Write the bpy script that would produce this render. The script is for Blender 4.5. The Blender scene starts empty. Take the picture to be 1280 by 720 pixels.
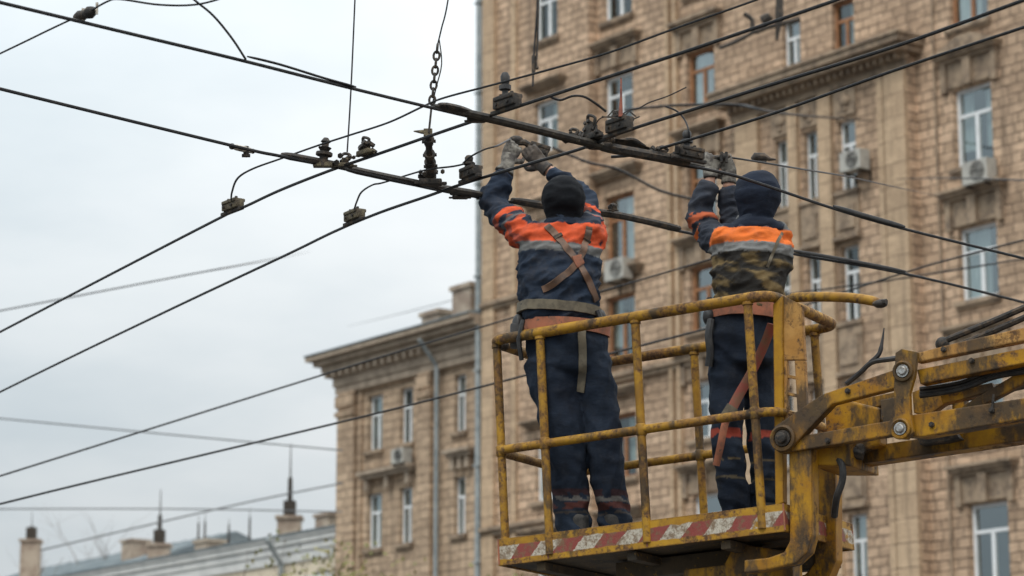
import bpy, bmesh, math, random
from mathutils import Vector, Matrix, noise
from mathutils.bvhtree import BVHTree
random.seed(7)
SC = bpy.context.scene
COL = SC.collection
V = Vector
rad = math.radians

# ------------------------------------------------------------------ camera
F_PX, PITCH = 3300.0, rad(12.3)
CAM = V((0, 0, 2.0))
cR, cU, cF = V((1, 0, 0)), V((0, -math.sin(PITCH), math.cos(PITCH))), V((0, math.cos(PITCH), math.sin(PITCH)))
cam_d = bpy.data.cameras.new('camera')
cam = bpy.data.objects.new('camera', cam_d)
COL.objects.link(cam)
cam.location = CAM
cam.rotation_euler = (math.pi / 2 + PITCH, 0, 0)
cam_d.sensor_width = 36
cam_d.lens = 36 * F_PX / 1280
cam_d.clip_start, cam_d.clip_end = 0.5, 5000
cam_d.dof.use_dof = True
cam_d.dof.focus_distance = 12.9
cam_d.dof.aperture_fstop = 3.5
SC.camera = cam
ray = lambda x, y: cF + cR * ((x - 640) / F_PX) + cU * ((360 - y) / F_PX)
def at(x, y, Y):
    d = ray(x, y); return CAM + d * (Y / d.y)
def onh(x, y, h):                       # a point at height h above the lens
    d = ray(x, y); return CAM + d * (h / d.z)
def onplane(x, y, p, n):
    d = ray(x, y); return CAM + d * ((p - CAM).dot(n) / d.dot(n))

# ------------------------------------------------------------------ objects
ROOT = {}
def tag(o, label=None, cat=None, group=None, kind=None):
    for k, v in (('label', label), ('category', cat), ('group', group), ('kind', kind)):
        if v: o[k] = v
    return o
def thing(name, label, cat, loc=(0, 0, 0), rz=0, group=None):
    o = bpy.data.objects.new(name, None)
    COL.objects.link(o)
    o.location = loc; o.rotation_euler = (0, 0, rz)
    o.empty_display_size = .2
    ROOT[o] = Matrix.Translation(loc) @ Matrix.Rotation(rz, 4, 'Z')
    return tag(o, label, cat, group)
def link(name, me, mat, parent=None, smooth=False):
    o = bpy.data.objects.new(name, me)
    COL.objects.link(o)
    if mat: me.materials.append(mat)
    if parent is not None:
        o.parent = parent
        ROOT[o] = ROOT.get(parent, Matrix())
    if smooth:
        for p in me.polygons: p.use_smooth = True
    return o
class MB:
    def __init__(s): s.b = bmesh.new()
    def box(s, lo, hi, M=None, bev=0):
        lo, hi = V(lo), V(hi)
        vs = [V((x, y, z)) for x in (lo.x, hi.x) for y in (lo.y, hi.y) for z in (lo.z, hi.z)]
        if M is not None: vs = [M @ v for v in vs]
        v = [s.b.verts.new(q) for q in vs]
        fs = [s.b.faces.new([v[i] for i in q]) for q in ((0, 1, 3, 2), (4, 6, 7, 5), (0, 4, 5, 1), (2, 3, 7, 6), (0, 2, 6, 4), (1, 5, 7, 3))]
        if bev:
            es = list({e for f in fs for e in f.edges})
            bmesh.ops.bevel(s.b, geom=es, offset=bev, segments=2, affect='EDGES', profile=.6)
        return s
    def quad(s, *p):
        s.b.faces.new([s.b.verts.new(q) for q in p]); return s
    def tube(s, pts, r, seg=8, caps=True, side=None):
        """r: number, list of numbers or list of (ra, rb)"""
        pts = [V(p) for p in pts]; n = len(pts)
        rs = [r] * n if not isinstance(r, (list, tuple)) else list(r)
        rs = [(q, q) if not isinstance(q, (list, tuple)) else q for q in rs]
        rings = []; prev = V(side) if side is not None else None
        for i, p in enumerate(pts):
            t = (pts[min(i + 1, n - 1)] - pts[max(i - 1, 0)]).normalized()
            a = prev if prev is not None else (V((0, 0, 1)) if abs(t.z) < .9 else V((1, 0, 0)))
            a = (a - t * a.dot(t)).normalized()
            if side is None: prev = a
            c = t.cross(a)
            rings.append([s.b.verts.new(p + a * rs[i][0] * math.cos(k * 2 * math.pi / seg) + c * rs[i][1] * math.sin(k * 2 * math.pi / seg)) for k in range(seg)])
        for A, B in zip(rings, rings[1:]):
            for k in range(seg):
                s.b.faces.new((A[k], A[(k + 1) % seg], B[(k + 1) % seg], B[k]))
        if caps:
            s.b.faces.new(rings[0][::-1]); s.b.faces.new(rings[-1])
        return s
    def prism(s, pts, vec, bev=0):
        pts = [V(p) for p in pts]; vec = V(vec)
        a = [s.b.verts.new(p) for p in pts]; b = [s.b.verts.new(p + vec) for p in pts]
        n = len(a); fs = [s.b.faces.new(a), s.b.faces.new(b[::-1])]
        for i in range(n): fs.append(s.b.faces.new((a[i], b[i], b[(i + 1) % n], a[(i + 1) % n])))
        bmesh.ops.recalc_face_normals(s.b, faces=fs)
        if bev:
            es = list({e for f in fs for e in f.edges})
            bmesh.ops.bevel(s.b, geom=es, offset=bev, segments=2, affect='EDGES', profile=.6)
        return s
    def ball(s, c, r, u=12, v=8, sc=(1, 1, 1), M=None):
        m = Matrix.Translation(c) @ (M.to_3x3().to_4x4() if M is not None else Matrix()) @ Matrix.Diagonal((*sc, 1))
        bmesh.ops.create_uvsphere(s.b, u_segments=u, v_segments=v, radius=r, matrix=m); return s
    def build(s, name, mat, parent=None, world=False, smooth=False):
        if world and parent is not None: s.b.transform(ROOT[parent].inverted())
        bmesh.ops.recalc_face_normals(s.b, faces=s.b.faces)
        me = bpy.data.meshes.new(name); s.b.to_mesh(me); s.b.free()
        if smooth:
            for p in me.polygons: p.use_smooth = True
            try: me.set_sharp_from_angle(angle=rad(42))
            except Exception: pass
        return link(name, me, mat, parent)
def spline(pts, n=8):
    pts = [V(p) for p in pts]; out = []
    for i in range(len(pts) - 1):
        p0, p1, p2, p3 = pts[max(i - 1, 0)], pts[i], pts[i + 1], pts[min(i + 2, len(pts) - 1)]
        for k in range(n):
            t = k / n
            out.append(.5 * ((2 * p1) + (p2 - p0) * t + (2 * p0 - 5 * p1 + 4 * p2 - p3) * t * t + (3 * p1 - p0 - 3 * p2 + p3) * t ** 3))
    out.append(pts[-1]); return out

# ------------------------------------------------------------------ materials
def new_mat(name):
    m = bpy.data.materials.new(name); m.use_nodes = True
    nt = m.node_tree; b = nt.nodes['Principled BSDF']
    return m, nt, b
def nd(nt, typ, **kw):
    n = nt.nodes.new(typ)
    for k, v in kw.items():
        if k in n.inputs: n.inputs[k].default_value = v
        else: setattr(n, k, v)
    return n
def rgba(c): return (*c, 1)
def mixc(nt, fac, a, b, mode='MIX'):
    n = nt.nodes.new('ShaderNodeMix'); n.data_type = 'RGBA'; n.blend_type = mode
    for s, v in ((0, fac), (6, a), (7, b)):
        if hasattr(v, 'is_output') or isinstance(v, bpy.types.NodeSocket): nt.links.new(v, n.inputs[s])
        else: n.inputs[s].default_value = v if s == 0 else rgba(v)
    return n.outputs[2]
def math_(nt, op, a, b=None, clamp=False):
    n = nt.nodes.new('ShaderNodeMath'); n.operation = op; n.use_clamp = clamp
    for i, v in enumerate((a, b)):
        if v is None: continue
        if isinstance(v, bpy.types.NodeSocket): nt.links.new(v, n.inputs[i])
        else: n.inputs[i].default_value = v
    return n.outputs[0]
def ramp(nt, x, lo, hi):
    n = nt.nodes.new('ShaderNodeMapRange'); n.inputs[1].default_value = lo; n.inputs[2].default_value = hi
    n.interpolation_type = 'SMOOTHSTEP'
    nt.links.new(x, n.inputs[0]); return n.outputs[0]
def coords(nt, scale=(1, 1, 1), rot=(0, 0, 0)):
    t = nt.nodes.new('ShaderNodeTexCoord'); mp = nt.nodes.new('ShaderNodeMapping')
    mp.inputs['Scale'].default_value = scale; mp.inputs['Rotation'].default_value = rot
    nt.links.new(t.outputs['Object'], mp.inputs[0]); return mp.outputs[0]
def noise_(nt, vec, scale, detail=5, rough=.6, w=0):
    n = nt.nodes.new('ShaderNodeTexNoise'); n.inputs['Scale'].default_value = scale
    n.inputs['Detail'].default_value = detail; n.inputs['Roughness'].default_value = rough
    if w: n.noise_dimensions = '4D'; n.inputs['W'].default_value = w
    nt.links.new(vec, n.inputs['Vector']); return n.outputs['Fac']
def bump(nt, b, h, strength, dist):
    n = nt.nodes.new('ShaderNodeBump'); n.inputs['Strength'].default_value = strength; n.inputs['Distance'].default_value = dist
    nt.links.new(h, n.inputs['Height']); nt.links.new(n.outputs[0], b.inputs['Normal'])
def mottled(name, c1, c2, scale=8, lo=.4, hi=.6, rough=.75, metal=0, bstr=.3, bdist=.004, stretch=(1, 1, 1), c3=None, lo3=.58, hi3=.66, scale3=30):
    m, nt, b = new_mat(name); co = coords(nt, stretch)
    f = noise_(nt, co, scale, 6, .65)
    c = mixc(nt, ramp(nt, f, lo, hi), c1, c2)
    if c3: c = mixc(nt, ramp(nt, noise_(nt, co, scale3, 4, .7, 3.3), lo3, hi3), c, c3)
    nt.links.new(c, b.inputs['Base Color'])
    b.inputs['Roughness'].default_value = rough; b.inputs['Metallic'].default_value = metal
    bump(nt, b, noise_(nt, co, scale * 4, 5, .7, 1.7), bstr, bdist)
    return m
def paint(name, y1, y2, rust_lo, rust_hi, grime=.55):
    """worn yellow enamel: two yellows, rust where it has chipped, greasy dark patches"""
    m, nt, b = new_mat(name); co = coords(nt)
    c = mixc(nt, ramp(nt, noise_(nt, co, 5, 4), .35, .65), y1, y2)
    n1 = noise_(nt, co, 22, 7, .72, 2.0); n2 = noise_(nt, co, 4.5, 4, .6, 5.0)
    k = math_(nt, 'ADD', math_(nt, 'MULTIPLY', n1, .62), math_(nt, 'MULTIPLY', n2, .38))
    ru = ramp(nt, k, rust_lo, rust_hi)
    rc = mixc(nt, ramp(nt, noise_(nt, co, 60, 4, .6, 7.0), .4, .62), (.075, .04, .022), (.2, .10, .035))
    bv = nt.nodes.new('ShaderNodeBevel'); bv.samples = 4; bv.inputs['Radius'].default_value = .014
    ge = nt.nodes.new('ShaderNodeNewGeometry'); dt_ = nt.nodes.new('ShaderNodeVectorMath'); dt_.operation = 'DOT_PRODUCT'
    nt.links.new(bv.outputs[0], dt_.inputs[0]); nt.links.new(ge.outputs['Normal'], dt_.inputs[1])
    ed = math_(nt, 'MULTIPLY', ramp(nt, math_(nt, 'SUBTRACT', 1.0, dt_.outputs['Value']), .015, .12), ramp(nt, noise_(nt, co, 16, 5, .7, 15.), .34, .52))
    ru = math_(nt, 'MAXIMUM', ru, math_(nt, 'MULTIPLY', ed, .9))
    c = mixc(nt, ru, c, rc)
    g = ramp(nt, noise_(nt, coords(nt, (1, 1, .45)), 5.5, 6, .66, 9.0), grime, grime + .12)
    c = mixc(nt, math_(nt, 'MULTIPLY', g, .9), c, (.035, .026, .018))
    c = mixc(nt, math_(nt, 'MULTIPLY', ramp(nt, noise_(nt, co, 11, 6, .7, 12.0), .42, .7), .5), c, (.17, .085, .02))
    nt.links.new(c, b.inputs['Base Color'])
    b.inputs['Specular IOR Level'].default_value = .3
    rr = math_(nt, 'ADD', math_(nt, 'MULTIPLY', ru, .3), .56); nt.links.new(rr, b.inputs['Roughness'])
    bump(nt, b, math_(nt, 'ADD', math_(nt, 'MULTIPLY', ru, -.6), noise_(nt, co, 70, 4)), .35, .003)
    return m, nt, b, c
def stone(name, c1, c2, mortar, bw, rh, bstr=.9, var=.5):
    m, nt, b = new_mat(name)
    t = nt.nodes.new('ShaderNodeTexCoord'); sp = nt.nodes.new('ShaderNodeSeparateXYZ'); cb = nt.nodes.new('ShaderNodeCombineXYZ')
    nt.links.new(t.outputs['Object'], sp.inputs[0])
    nt.links.new(math_(nt, 'ADD', sp.outputs[0], sp.outputs[1]), cb.inputs[0]); nt.links.new(sp.outputs[2], cb.inputs[1])
    br = nt.nodes.new('ShaderNodeTexBrick')
    wob = nt.nodes.new('ShaderNodeTexNoise'); wob.inputs['Scale'].default_value = 2.2; wob.inputs['Detail'].default_value = 3
    nt.links.new(cb.outputs[0], wob.inputs['Vector'])
    vm = nt.nodes.new('ShaderNodeVectorMath'); vm.operation = 'MULTIPLY_ADD'
    nt.links.new(wob.outputs['Color'], vm.inputs[0]); vm.inputs[1].default_value = (.1, .05, 0); nt.links.new(cb.outputs[0], vm.inputs[2])
    nt.links.new(vm.outputs[0], br.inputs['Vector'])
    for k, v in (('Color1', rgba(c1)), ('Color2', rgba(c2)), ('Mortar', rgba(mortar)), ('Scale', 1), ('Mortar Size', .022), ('Mortar Smooth', .6), ('Bias', .0), ('Brick Width', bw), ('Row Height', rh)):
        br.inputs[k].default_value = v
    br.squash = .62; br.squash_frequency = 3; br.offset_frequency = 2; br.offset = .43
    co = coords(nt, (1, 1, 1.0))
    n1 = noise_(nt, co, .35, 5, .6); n2 = noise_(nt, coords(nt, (1, 1, 4)), 1.6, 6, .7, 4.); n3 = noise_(nt, co, 9, 5, .7, 6.)
    c = mixc(nt, math_(nt, 'MULTIPLY', ramp(nt, n1, .35, .68), var), br.outputs['Color'], tuple(x * .62 for x in c2))
    c = mixc(nt, math_(nt, 'MULTIPLY', ramp(nt, n2, .48, .68), .5), c, tuple(min(1, x * 1.25) for x in c1))
    c = mixc(nt, math_(nt, 'MULTIPLY', ramp(nt, n3, .5, .7), .4), c, tuple(x * .5 for x in mortar))
    drip = noise_(nt, coords(nt, (2.2, 2.2, .12)), 1.0, 5, .65, 8.)
    c = mixc(nt, math_(nt, 'MULTIPLY', ramp(nt, drip, .52, .68), .6), c, tuple(x * .42 for x in c2))
    nt.links.new(c, b.inputs['Base Color']); b.inputs['Roughness'].default_value = .9
    h = math_(nt, 'SUBTRACT', math_(nt, 'ADD', math_(nt, 'MULTIPLY', n2, .7), math_(nt, 'MULTIPLY', n3, .35)), math_(nt, 'MULTIPLY', br.outputs['Fac'], .6))
    bump(nt, b, h, bstr, .07)
    return m
def cloth(name, dirt, amount=.35, rough=.92, scale=9, fs=.35, fade=.18):
    """fabric whose dye is the mesh's own colour attribute, with dirt and weave"""
    m, nt, b = new_mat(name); co = coords(nt)
    a = nt.nodes.new('ShaderNodeVertexColor'); a.layer_name = 'Col'
    g = ramp(nt, noise_(nt, co, scale, 7, .7), .45, .7)
    c = mixc(nt, math_(nt, 'MULTIPLY', g, amount), a.outputs[0], dirt)
    c = mixc(nt, math_(nt, 'MULTIPLY', ramp(nt, noise_(nt, co, 14, 5, .7, 3.), .5, .75), fade), c, (.13, .12, .115))
    nt.links.new(c, b.inputs['Base Color']); b.inputs['Roughness'].default_value = rough
    b.inputs['Specular IOR Level'].default_value = .22
    bump(nt, b, math_(nt, 'ADD', noise_(nt, coords(nt, (1, 1, 2.2)), 16, 6, .62, 1.), math_(nt, 'MULTIPLY', noise_(nt, co, 260, 2, .5, 2.), .2)), fs, .02)
    return m
M = {}
M['stone'] = stone('stone_cladding', (.68, .475, .32), (.44, .30, .195), (.14, .092, .06), .56, .255, 1.0, .6)
M['stone_smooth'] = stone('dressed_stone', (.57, .41, .265), (.47, .33, .21), (.28, .195, .125), 1.4, .62, .5)
M['trim'] = mottled('weathered_trim', (.36, .265, .18), (.18, .13, .09), 2.6, .4, .66, .9, bstr=.5, bdist=.03, c3=(.16, .125, .1), scale3=7)
M['wing_stone'] = stone('wing_stone', (.62, .45, .305), (.46, .325, .215), (.18, .128, .085), .7, .29, .9, .6)
M['wing_trim'] = mottled('wing_trim', (.40, .315, .235), (.27, .21, .155), 2.2, .42, .66, .9, bstr=.5, bdist=.03)
M['cream'] = mottled('cream_plaster', (.66, .57, .43), (.55, .47, .36), 1.2, .4, .65, .9)
M['grey_trim'] = mottled('grey_painted_cornice', (.64, .63, .6), (.52, .52, .5), 1.5, .4, .65, .8)
M['zinc'] = mottled('zinc_roof_sheet', (.12, .15, .165), (.22, .25, .26), .8, .35, .65, .9, stretch=(1, 1, 1), bstr=.2, bdist=.03)
M['pipe'] = mottled('grey_pipe_paint', (.22, .25, .255), (.31, .335, .335), 3, .4, .6, .6)
M['white_frame'] = mottled('white_window_frame', (.78, .79, .79), (.66, .67, .66), 3, .4, .7, .5)
M['brown_frame'] = mottled('brown_window_frame', (.36, .17, .075), (.27, .125, .06), 4, .4, .6, .6)
M['dark_room'] = mottled('dark_interior', (.055, .058, .058), (.035, .037, .04), 1.2)
M['curtain'] = mottled('net_curtain', (.55, .58, .56), (.30, .33, .33), 2.5, .35, .65, .95, stretch=(6, 6, .5))
M['ac'] = mottled('ac_casing', (.44, .42, .37), (.30, .28, .25), 3, .4, .7, .5)
M['black'] = mottled('black_rubber', (.016, .016, .017), (.035, .032, .03), 20, .4, .6, .6)
M['wire'] = mottled('blackened_wire', (.009, .009, .010), (.024, .02, .018), 30, .45, .65, .5, .5)
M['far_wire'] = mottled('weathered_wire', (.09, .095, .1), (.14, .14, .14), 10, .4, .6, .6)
M['iron'] = mottled('rusty_iron', (.036, .03, .025), (.095, .066, .042), 26, .45, .66, .75, .2, .6, .006, c3=(.014, .013, .012), lo3=.5, hi3=.62)
M['bar'] = mottled('weathered_bar', (.055, .045, .034), (.024, .021, .018), 30, .4, .62, .6, .4, .6, .006, c3=(.20, .17, .12), lo3=.6, hi3=.68, scale3=24)
M['bronze'] = mottled('mossy_bronze', (.13, .105, .062), (.05, .038, .025), 34, .4, .62, .6, .45, .6, .006, c3=(.27, .24, .13), lo3=.6, hi3=.7, scale3=60)
M['porcelain'] = mottled('dirty_porcelain', (.55, .5, .42), (.2, .16, .12), 40, .45, .6, .35)
M['redrod'] = mottled('red_oxide_rod', (.26, .075, .04), (.12, .04, .03), 30)
M['yellow'], *_ = paint('worn_yellow_paint', (.42, .215, .008), (.31, .145, .006), .55, .6, .53)
M['yellow_rail'], *_ = paint('scuffed_yellow_rail', (.39, .205, .014), (.25, .12, .01), .46, .57, .50)
M['yellow_boom'], *_ = paint('greasy_yellow_boom', (.41, .205, .005), (.28, .12, .004), .515, .60, .445)
M['orange_plate'], *_ = paint('peeled_orange_plate', (.46, .25, .07), (.36, .17, .035), .50, .57, .48)
M['steel_pin'] = mottled('bare_steel_pin', (.45, .44, .42), (.2, .17, .14), 40, .4, .65, .4, .9)
M['deck'] = mottled('grimy_deck_steel', (.10, .07, .04), (.05, .04, .03), 6, .4, .65, .85, .2, c3=(.25, .14, .03))
M['leather'] = mottled('worn_leather', (.16, .085, .05), (.085, .055, .04), 14, .4, .65, .7)
M['rustbelt'] = mottled('rust_webbing', (.33, .115, .06), (.20, .085, .05), 18, .4, .65, .85, c3=(.12, .07, .05))
M['olive_web'] = mottled('olive_webbing', (.15, .125, .085), (.085, .07, .05), 18, .4, .65, .9)
M['strap'] = mottled('red_webbing', (.27, .07, .05), (.2, .10, .06), 14, .4, .65, .85, c3=(.16, .09, .05))
M['skin'] = mottled('tanned_skin', (.36, .19, .125), (.28, .14, .09), 20, .4, .65, .55)
M['glove_pale'] = mottled('pale_work_glove', (.17, .155, .13), (.05, .042, .036), 22, .36, .58, .9, bstr=.6, bdist=.006)
M['glove_dark'] = mottled('grimy_work_glove', (.075, .058, .045), (.03, .026, .024), 22, .42, .6, .85, bstr=.6, bdist=.006)
M['boot'] = mottled('black_boot_leather', (.02, .019, .018), (.05, .045, .04), 18)
M['jacket'] = cloth('work_jacket_cloth', (.05, .04, .035), .4)
M['camo_jacket'] = cloth('stained_jacket_cloth', (.03, .026, .022), .3)
M['trousers'] = cloth('work_trouser_cloth', (.012, .012, .014), .5, fade=.10)
M['hood'] = cloth('knit_hood', (.01, .01, .012), .3, fade=.05)
M['bark'] = mottled('bare_bark', (.10, .07, .05), (.16, .11, .08), 3)
M['leaf'] = mottled('yellow_green_leaf', (.13, .14, .04), (.20, .17, .05), 1.2)
M['asphalt'] = mottled('asphalt', (.05, .05, .05), (.07, .068, .065), 1.5)
M['brick_chimney'] = mottled('chimney_brick', (.42, .34, .26), (.27, .2, .15), 1.2)
def glass_mat():
    m = bpy.data.materials.new('window_glass'); m.use_nodes = True; nt = m.node_tree; nt.nodes.clear()
    out = nt.nodes.new('ShaderNodeOutputMaterial'); mx = nt.nodes.new('ShaderNodeMixShader')
    tr = nt.nodes.new('ShaderNodeBsdfTransparent'); tr.inputs[0].default_value = (.72, .8, .79, 1)
    gl = nt.nodes.new('ShaderNodeBsdfGlossy'); gl.inputs['Roughness'].default_value = .03; gl.inputs[0].default_value = (.86, .95, .97, 1)
    oi = nt.nodes.new('ShaderNodeObjectInfo')
    fr = math_(nt, 'ADD', math_(nt, 'MULTIPLY', oi.outputs['Random'], .26), .10)
    bn = nt.nodes.new('ShaderNodeBump'); bn.inputs['Strength'].default_value = .1; bn.inputs['Distance'].default_value = .03
    nt.links.new(noise_(nt, coords(nt), 1.1, 2), bn.inputs['Height']); nt.links.new(bn.outputs[0], gl.inputs['Normal'])
    nt.links.new(fr, mx.inputs[0]); nt.links.new(tr.outputs[0], mx.inputs[1]); nt.links.new(gl.outputs[0], mx.inputs[2]); nt.links.new(mx.outputs[0], out.inputs[0])
    return m
M['glass'] = glass_mat()

# ------------------------------------------------------------------ world and sun
w = bpy.data.worlds.new('World'); SC.world = w; w.use_nodes = True
nt = w.node_tree; bg = nt.nodes['Background']; bg.inputs['Strength'].default_value = .1
sky = nt.nodes.new('ShaderNodeTexSky'); sky.sky_type = 'NISHITA'; sky.sun_disc = False
SUN_EL, SUN_AZ = rad(54), rad(212)        # azimuth clockwise from +Y: behind the lens, to the left
sky.sun_elevation = SUN_EL; sky.sun_rotation = SUN_AZ
tc = nt.nodes.new('ShaderNodeTexCoord'); sp = nt.nodes.new('ShaderNodeSeparateXYZ'); nt.links.new(tc.outputs['Generated'], sp.inputs[0])
zc = math_(nt, 'MAXIMUM', sp.outputs[2], 0.0)
cie = math_(nt, 'ADD', math_(nt, 'MULTIPLY', zc, 2.3), .52)            # overcast sky: brighter to the zenith
den = math_(nt, 'ADD', zc, .16)
cb = nt.nodes.new('ShaderNodeCombineXYZ')
nt.links.new(math_(nt, 'DIVIDE', sp.outputs[0], den), cb.inputs[0]); nt.links.new(math_(nt, 'DIVIDE', sp.outputs[1], den), cb.inputs[1])
cn = noise_(nt, cb.outputs[0], 1.5, 6, .55)
side = math_(nt, 'ADD', math_(nt, 'MULTIPLY', sp.outputs[0], 3.0), .74)
k = math_(nt, 'ADD', math_(nt, 'MULTIPLY', ramp(nt, cn, .3, .68), .52), math_(nt, 'MULTIPLY', side, .62), True)
cl = mixc(nt, k, (.66, .745, .795), (.985, 1.02, 1.03))
sc_ = nt.nodes.new('ShaderNodeVectorMath'); sc_.operation = 'SCALE'; nt.links.new(cl, sc_.inputs[0]); nt.links.new(math_(nt, 'MULTIPLY', cie, 9.7), sc_.inputs['Scale'])
mx = mixc(nt, .96, (0, 0, 0), sc_.outputs[0]); mxn = mx.node; nt.links.new(sky.outputs[0], mxn.inputs[6])
nt.links.new(mx, bg.inputs['Color'])
sd = bpy.data.lights.new('sun', 'SUN'); sd.energy = 1.5; sd.angle = rad(18); sd.color = (1, .95, .88)
so = bpy.data.objects.new('sun', sd); COL.objects.link(so)
sdir = V((math.sin(SUN_AZ) * math.cos(SUN_EL), math.cos(SUN_AZ) * math.cos(SUN_EL), math.sin(SUN_EL)))
so.rotation_euler = sdir.to_track_quat('Z', 'Y').to_euler(); so.location = sdir * 60
SC.view_settings.view_transform = 'Standard'; SC.view_settings.look = 'None'
SC.view_settings.exposure = 0; SC.view_settings.gamma = 1
SC.cycles.max_bounces = 8; SC.cycles.transparent_max_bounces = 8

# ------------------------------------------------------------------ ground
b = MB(); b.quad((-1500, -400, 0), (1500, -400, 0), (1500, 3000, 0), (-1500, 3000, 0))
tag(b.build('street', M['asphalt']), kind='structure')

# ------------------------------------------------------------------ facade frame (u along the wall and away, w out of it, z up)
ANG = rad(37)
fd, fn = V((-math.sin(ANG), math.cos(ANG), 0)), V((-math.cos(ANG), -math.sin(ANG), 0))
FO = at(1217, 360, 65.0); FO.z = 0
FRZ = math.pi / 2 + ANG
def uz(x, y, w=0):
    p = onplane(x, y, FO + fn * w, fn); return (p - FO).dot(fd), p.z

def wall(mb, u0, u1, z0, z1, w, holes, depth=.32):
    us = sorted({u0, u1, *[q for h in holes for q in h[:2] if u0 < q < u1]})
    zs = sorted({z0, z1, *[q for h in holes for q in h[2:4] if z0 < q < z1]})
    for a, c in zip(us, us[1:]):
        run = None
        for p, q in zip(zs, zs[1:]):
            mu, mz = (a + c) / 2, (p + q) / 2
            if any(h[0] < mu < h[1] and h[2] < mz < h[3] for h in holes):
                if run: mb.quad((a, w, run[0]), (c, w, run[0]), (c, w, run[1]), (a, w, run[1]))
                run = None
            else: run = (run[0], q) if run else (p, q)
        if run: mb.quad((a, w, run[0]), (c, w, run[0]), (c, w, run[1]), (a, w, run[1]))
    for h in holes:
        a, c, p, q = h[:4]; d = w - depth
        mb.quad((a, w, p), (a, d, p), (a, d, q), (a, w, q)); mb.quad((c, w, p), (c, w, q), (c, d, q), (c, d, p))
        mb.quad((a, w, p), (c, w, p), (c, d, p), (a, d, p)); mb.quad((a, w, q), (a, d, q), (c, d, q), (c, w, q))
def window(par, u0, u1, z0, z1, w, fm='white_frame', style=0, sill=True, curtain=None, transom=.66):
    d = w - .2
    g = MB(); g.quad((u0 + .02, d, z0 + .02), (u1 - .02, d, z0 + .02), (u1 - .02, d, z1 - .02), (u0 + .02, d, z1 - .02))
    win = g.build('window', M['glass'], par)
    f = MB(); t, e = min(.095, (u1 - u0) * .085), .045; hm = min(.06, (u1 - u0) * .055)
    f.box((u0, d - e, z0), (u0 + t, d + e, z1)); f.box((u1 - t, d - e, z0), (u1, d + e, z1))
    f.box((u0 + t, d - e, z0), (u1 - t, d + e, z0 + t)); f.box((u0 + t, d - e, z1 - t), (u1 - t, d + e, z1))
    zt = z0 + (z1 - z0) * transom; um = (u0 + u1) / 2
    f.box((u0 + t, d - e + .004, zt - .045), (u1 - t, d + e - .004, zt + .045))
    f.box((um - hm, d - e + .006, z0 + t), (um + hm, d + e - .006, zt - .045))
    f.build('frame', M[fm], win)
    if curtain is None: curtain = random.random() < .55
    if curtain:
        c = MB(); n = 14; zt2 = z1 - .08; zb = z0 + random.choice((.1, .1, .5))
        spans = random.choice(([(u0, u0 + (u1 - u0) * .38), (u1 - (u1 - u0) * .3, u1)], [(u0, u1)], [(u0, u0 + (u1 - u0) * .55)], [(u1 - (u1 - u0) * .6, u1)]))
        for a, e2 in spans:
            pr = None
            for i in range(n + 1):
                q = (a + (e2 - a) * i / n, d - .16 + .035 * math.sin(i * 2.1))
                if pr: c.quad((pr[0], pr[1], zb), (q[0], q[1], zb), (q[0], q[1], zt2), (pr[0], pr[1], zt2))
                pr = q
        c.build('curtain', M['curtain'], win)
    if sill:
        s = MB(); s.box((u0 - .12, w - .21, z0 - .12), (u1 + .12, w + .13, z0 - .003)); s.box((u0 - .08, w + .002, z0 - .2), (u1 + .08, w + .07, z0 - .12))
        s.build('sill', M['trim'], win)
    return win
def hood(par, u0, u1, z, w, h=.3, keystone=True, m='trim', pediment=False, friezeto=None):
    b = MB(); a, c = u0 - .32, u1 + .32
    b.box((a, w + .002, z), (c, w + .16, z + h * .35)); b.box((a - .08, w + .002, z + h * .35), (c + .08, w + .27, z + h * .7)); b.box((a - .14, w + .002, z + h * .7), (c + .14, w + .36, z + h))
    if pediment:
        um = (a + c) / 2
        b.prism([(a - .1, w + .002, z + h), (c + .1, w + .002, z + h), (um + .25, w + .002, z + h + .34), (um - .25, w + .002, z + h + .34)], (0, .26, 0))
    if friezeto:
        b.box((u0 - .18, w + .002, friezeto), (u1 + .18, w + .06, z))
        if keystone: b.box(((u0 + u1) / 2 - .13, w + .06, friezeto - .04), ((u0 + u1) / 2 + .13, w + .2, z))
        for q in (u0 - .3, u1 + .12): b.box((q, w + .003, friezeto - .1), (q + .17, w + .14, z))
    b.build('window_hood', M[m], par)

# ---- tall main building
main = thing('apartment_building', 'tall tan stone apartment block with many windows and window hoods filling the right side', 'building', FO, FRZ)
UB0, UB1, UC, UE = uz(1141, 300, .32)[0], uz(918, 150, .32)[0], uz(737, 300, .36)[0], uz(606, 360, .36)[0]
SEC = [(-9.0, UB0, .0), (UB0, UB1, .32), (UB1, UC, .0), (UC, UE, .36)]
ZTOP, ZBAY = 31.0, 23.05
wins = {0: [], 1: [], 2: [], 3: [], 4: []}      # 4 = set-back wall above the bay's cornice
def W(sec, xl, xr, y, z0, z1, fm='white_frame', **kw):
    ww = SEC[sec][2] if sec < 4 else 0
    u1, u0 = uz(xl, y, ww)[0], uz(xr, y, ww)[0]
    wins[sec].append([u0, u1, z0, z1, fm, kw])
for z0, z1, fm in ((23.1, 25.1, 'brown_frame'), (19.35, 21.45, 'white_frame'), (15.87, 17.78, 'white_frame'), (12.3, 14.25, 'white_frame'), (8.7, 10.72, 'white_frame'), (5.1, 7.1, 'white_frame'), (26.6, 28.5, 'brown_frame')):
    W(0, 1192, 1240, 150, z0, z1, fm)
    wins[0].append([-5.9, -4.6, z0, z1, 'white_frame', {}])
for xl, xr in ((1048, 1070), (1005, 1022), (969, 984)):
    for z0, z1 in ((19.5, 21.45), (15.95, 18.0), (12.4, 14.35), (8.85, 10.85), (5.3, 7.2)):
        W(1, xl, xr, 195, z0, z1)
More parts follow.
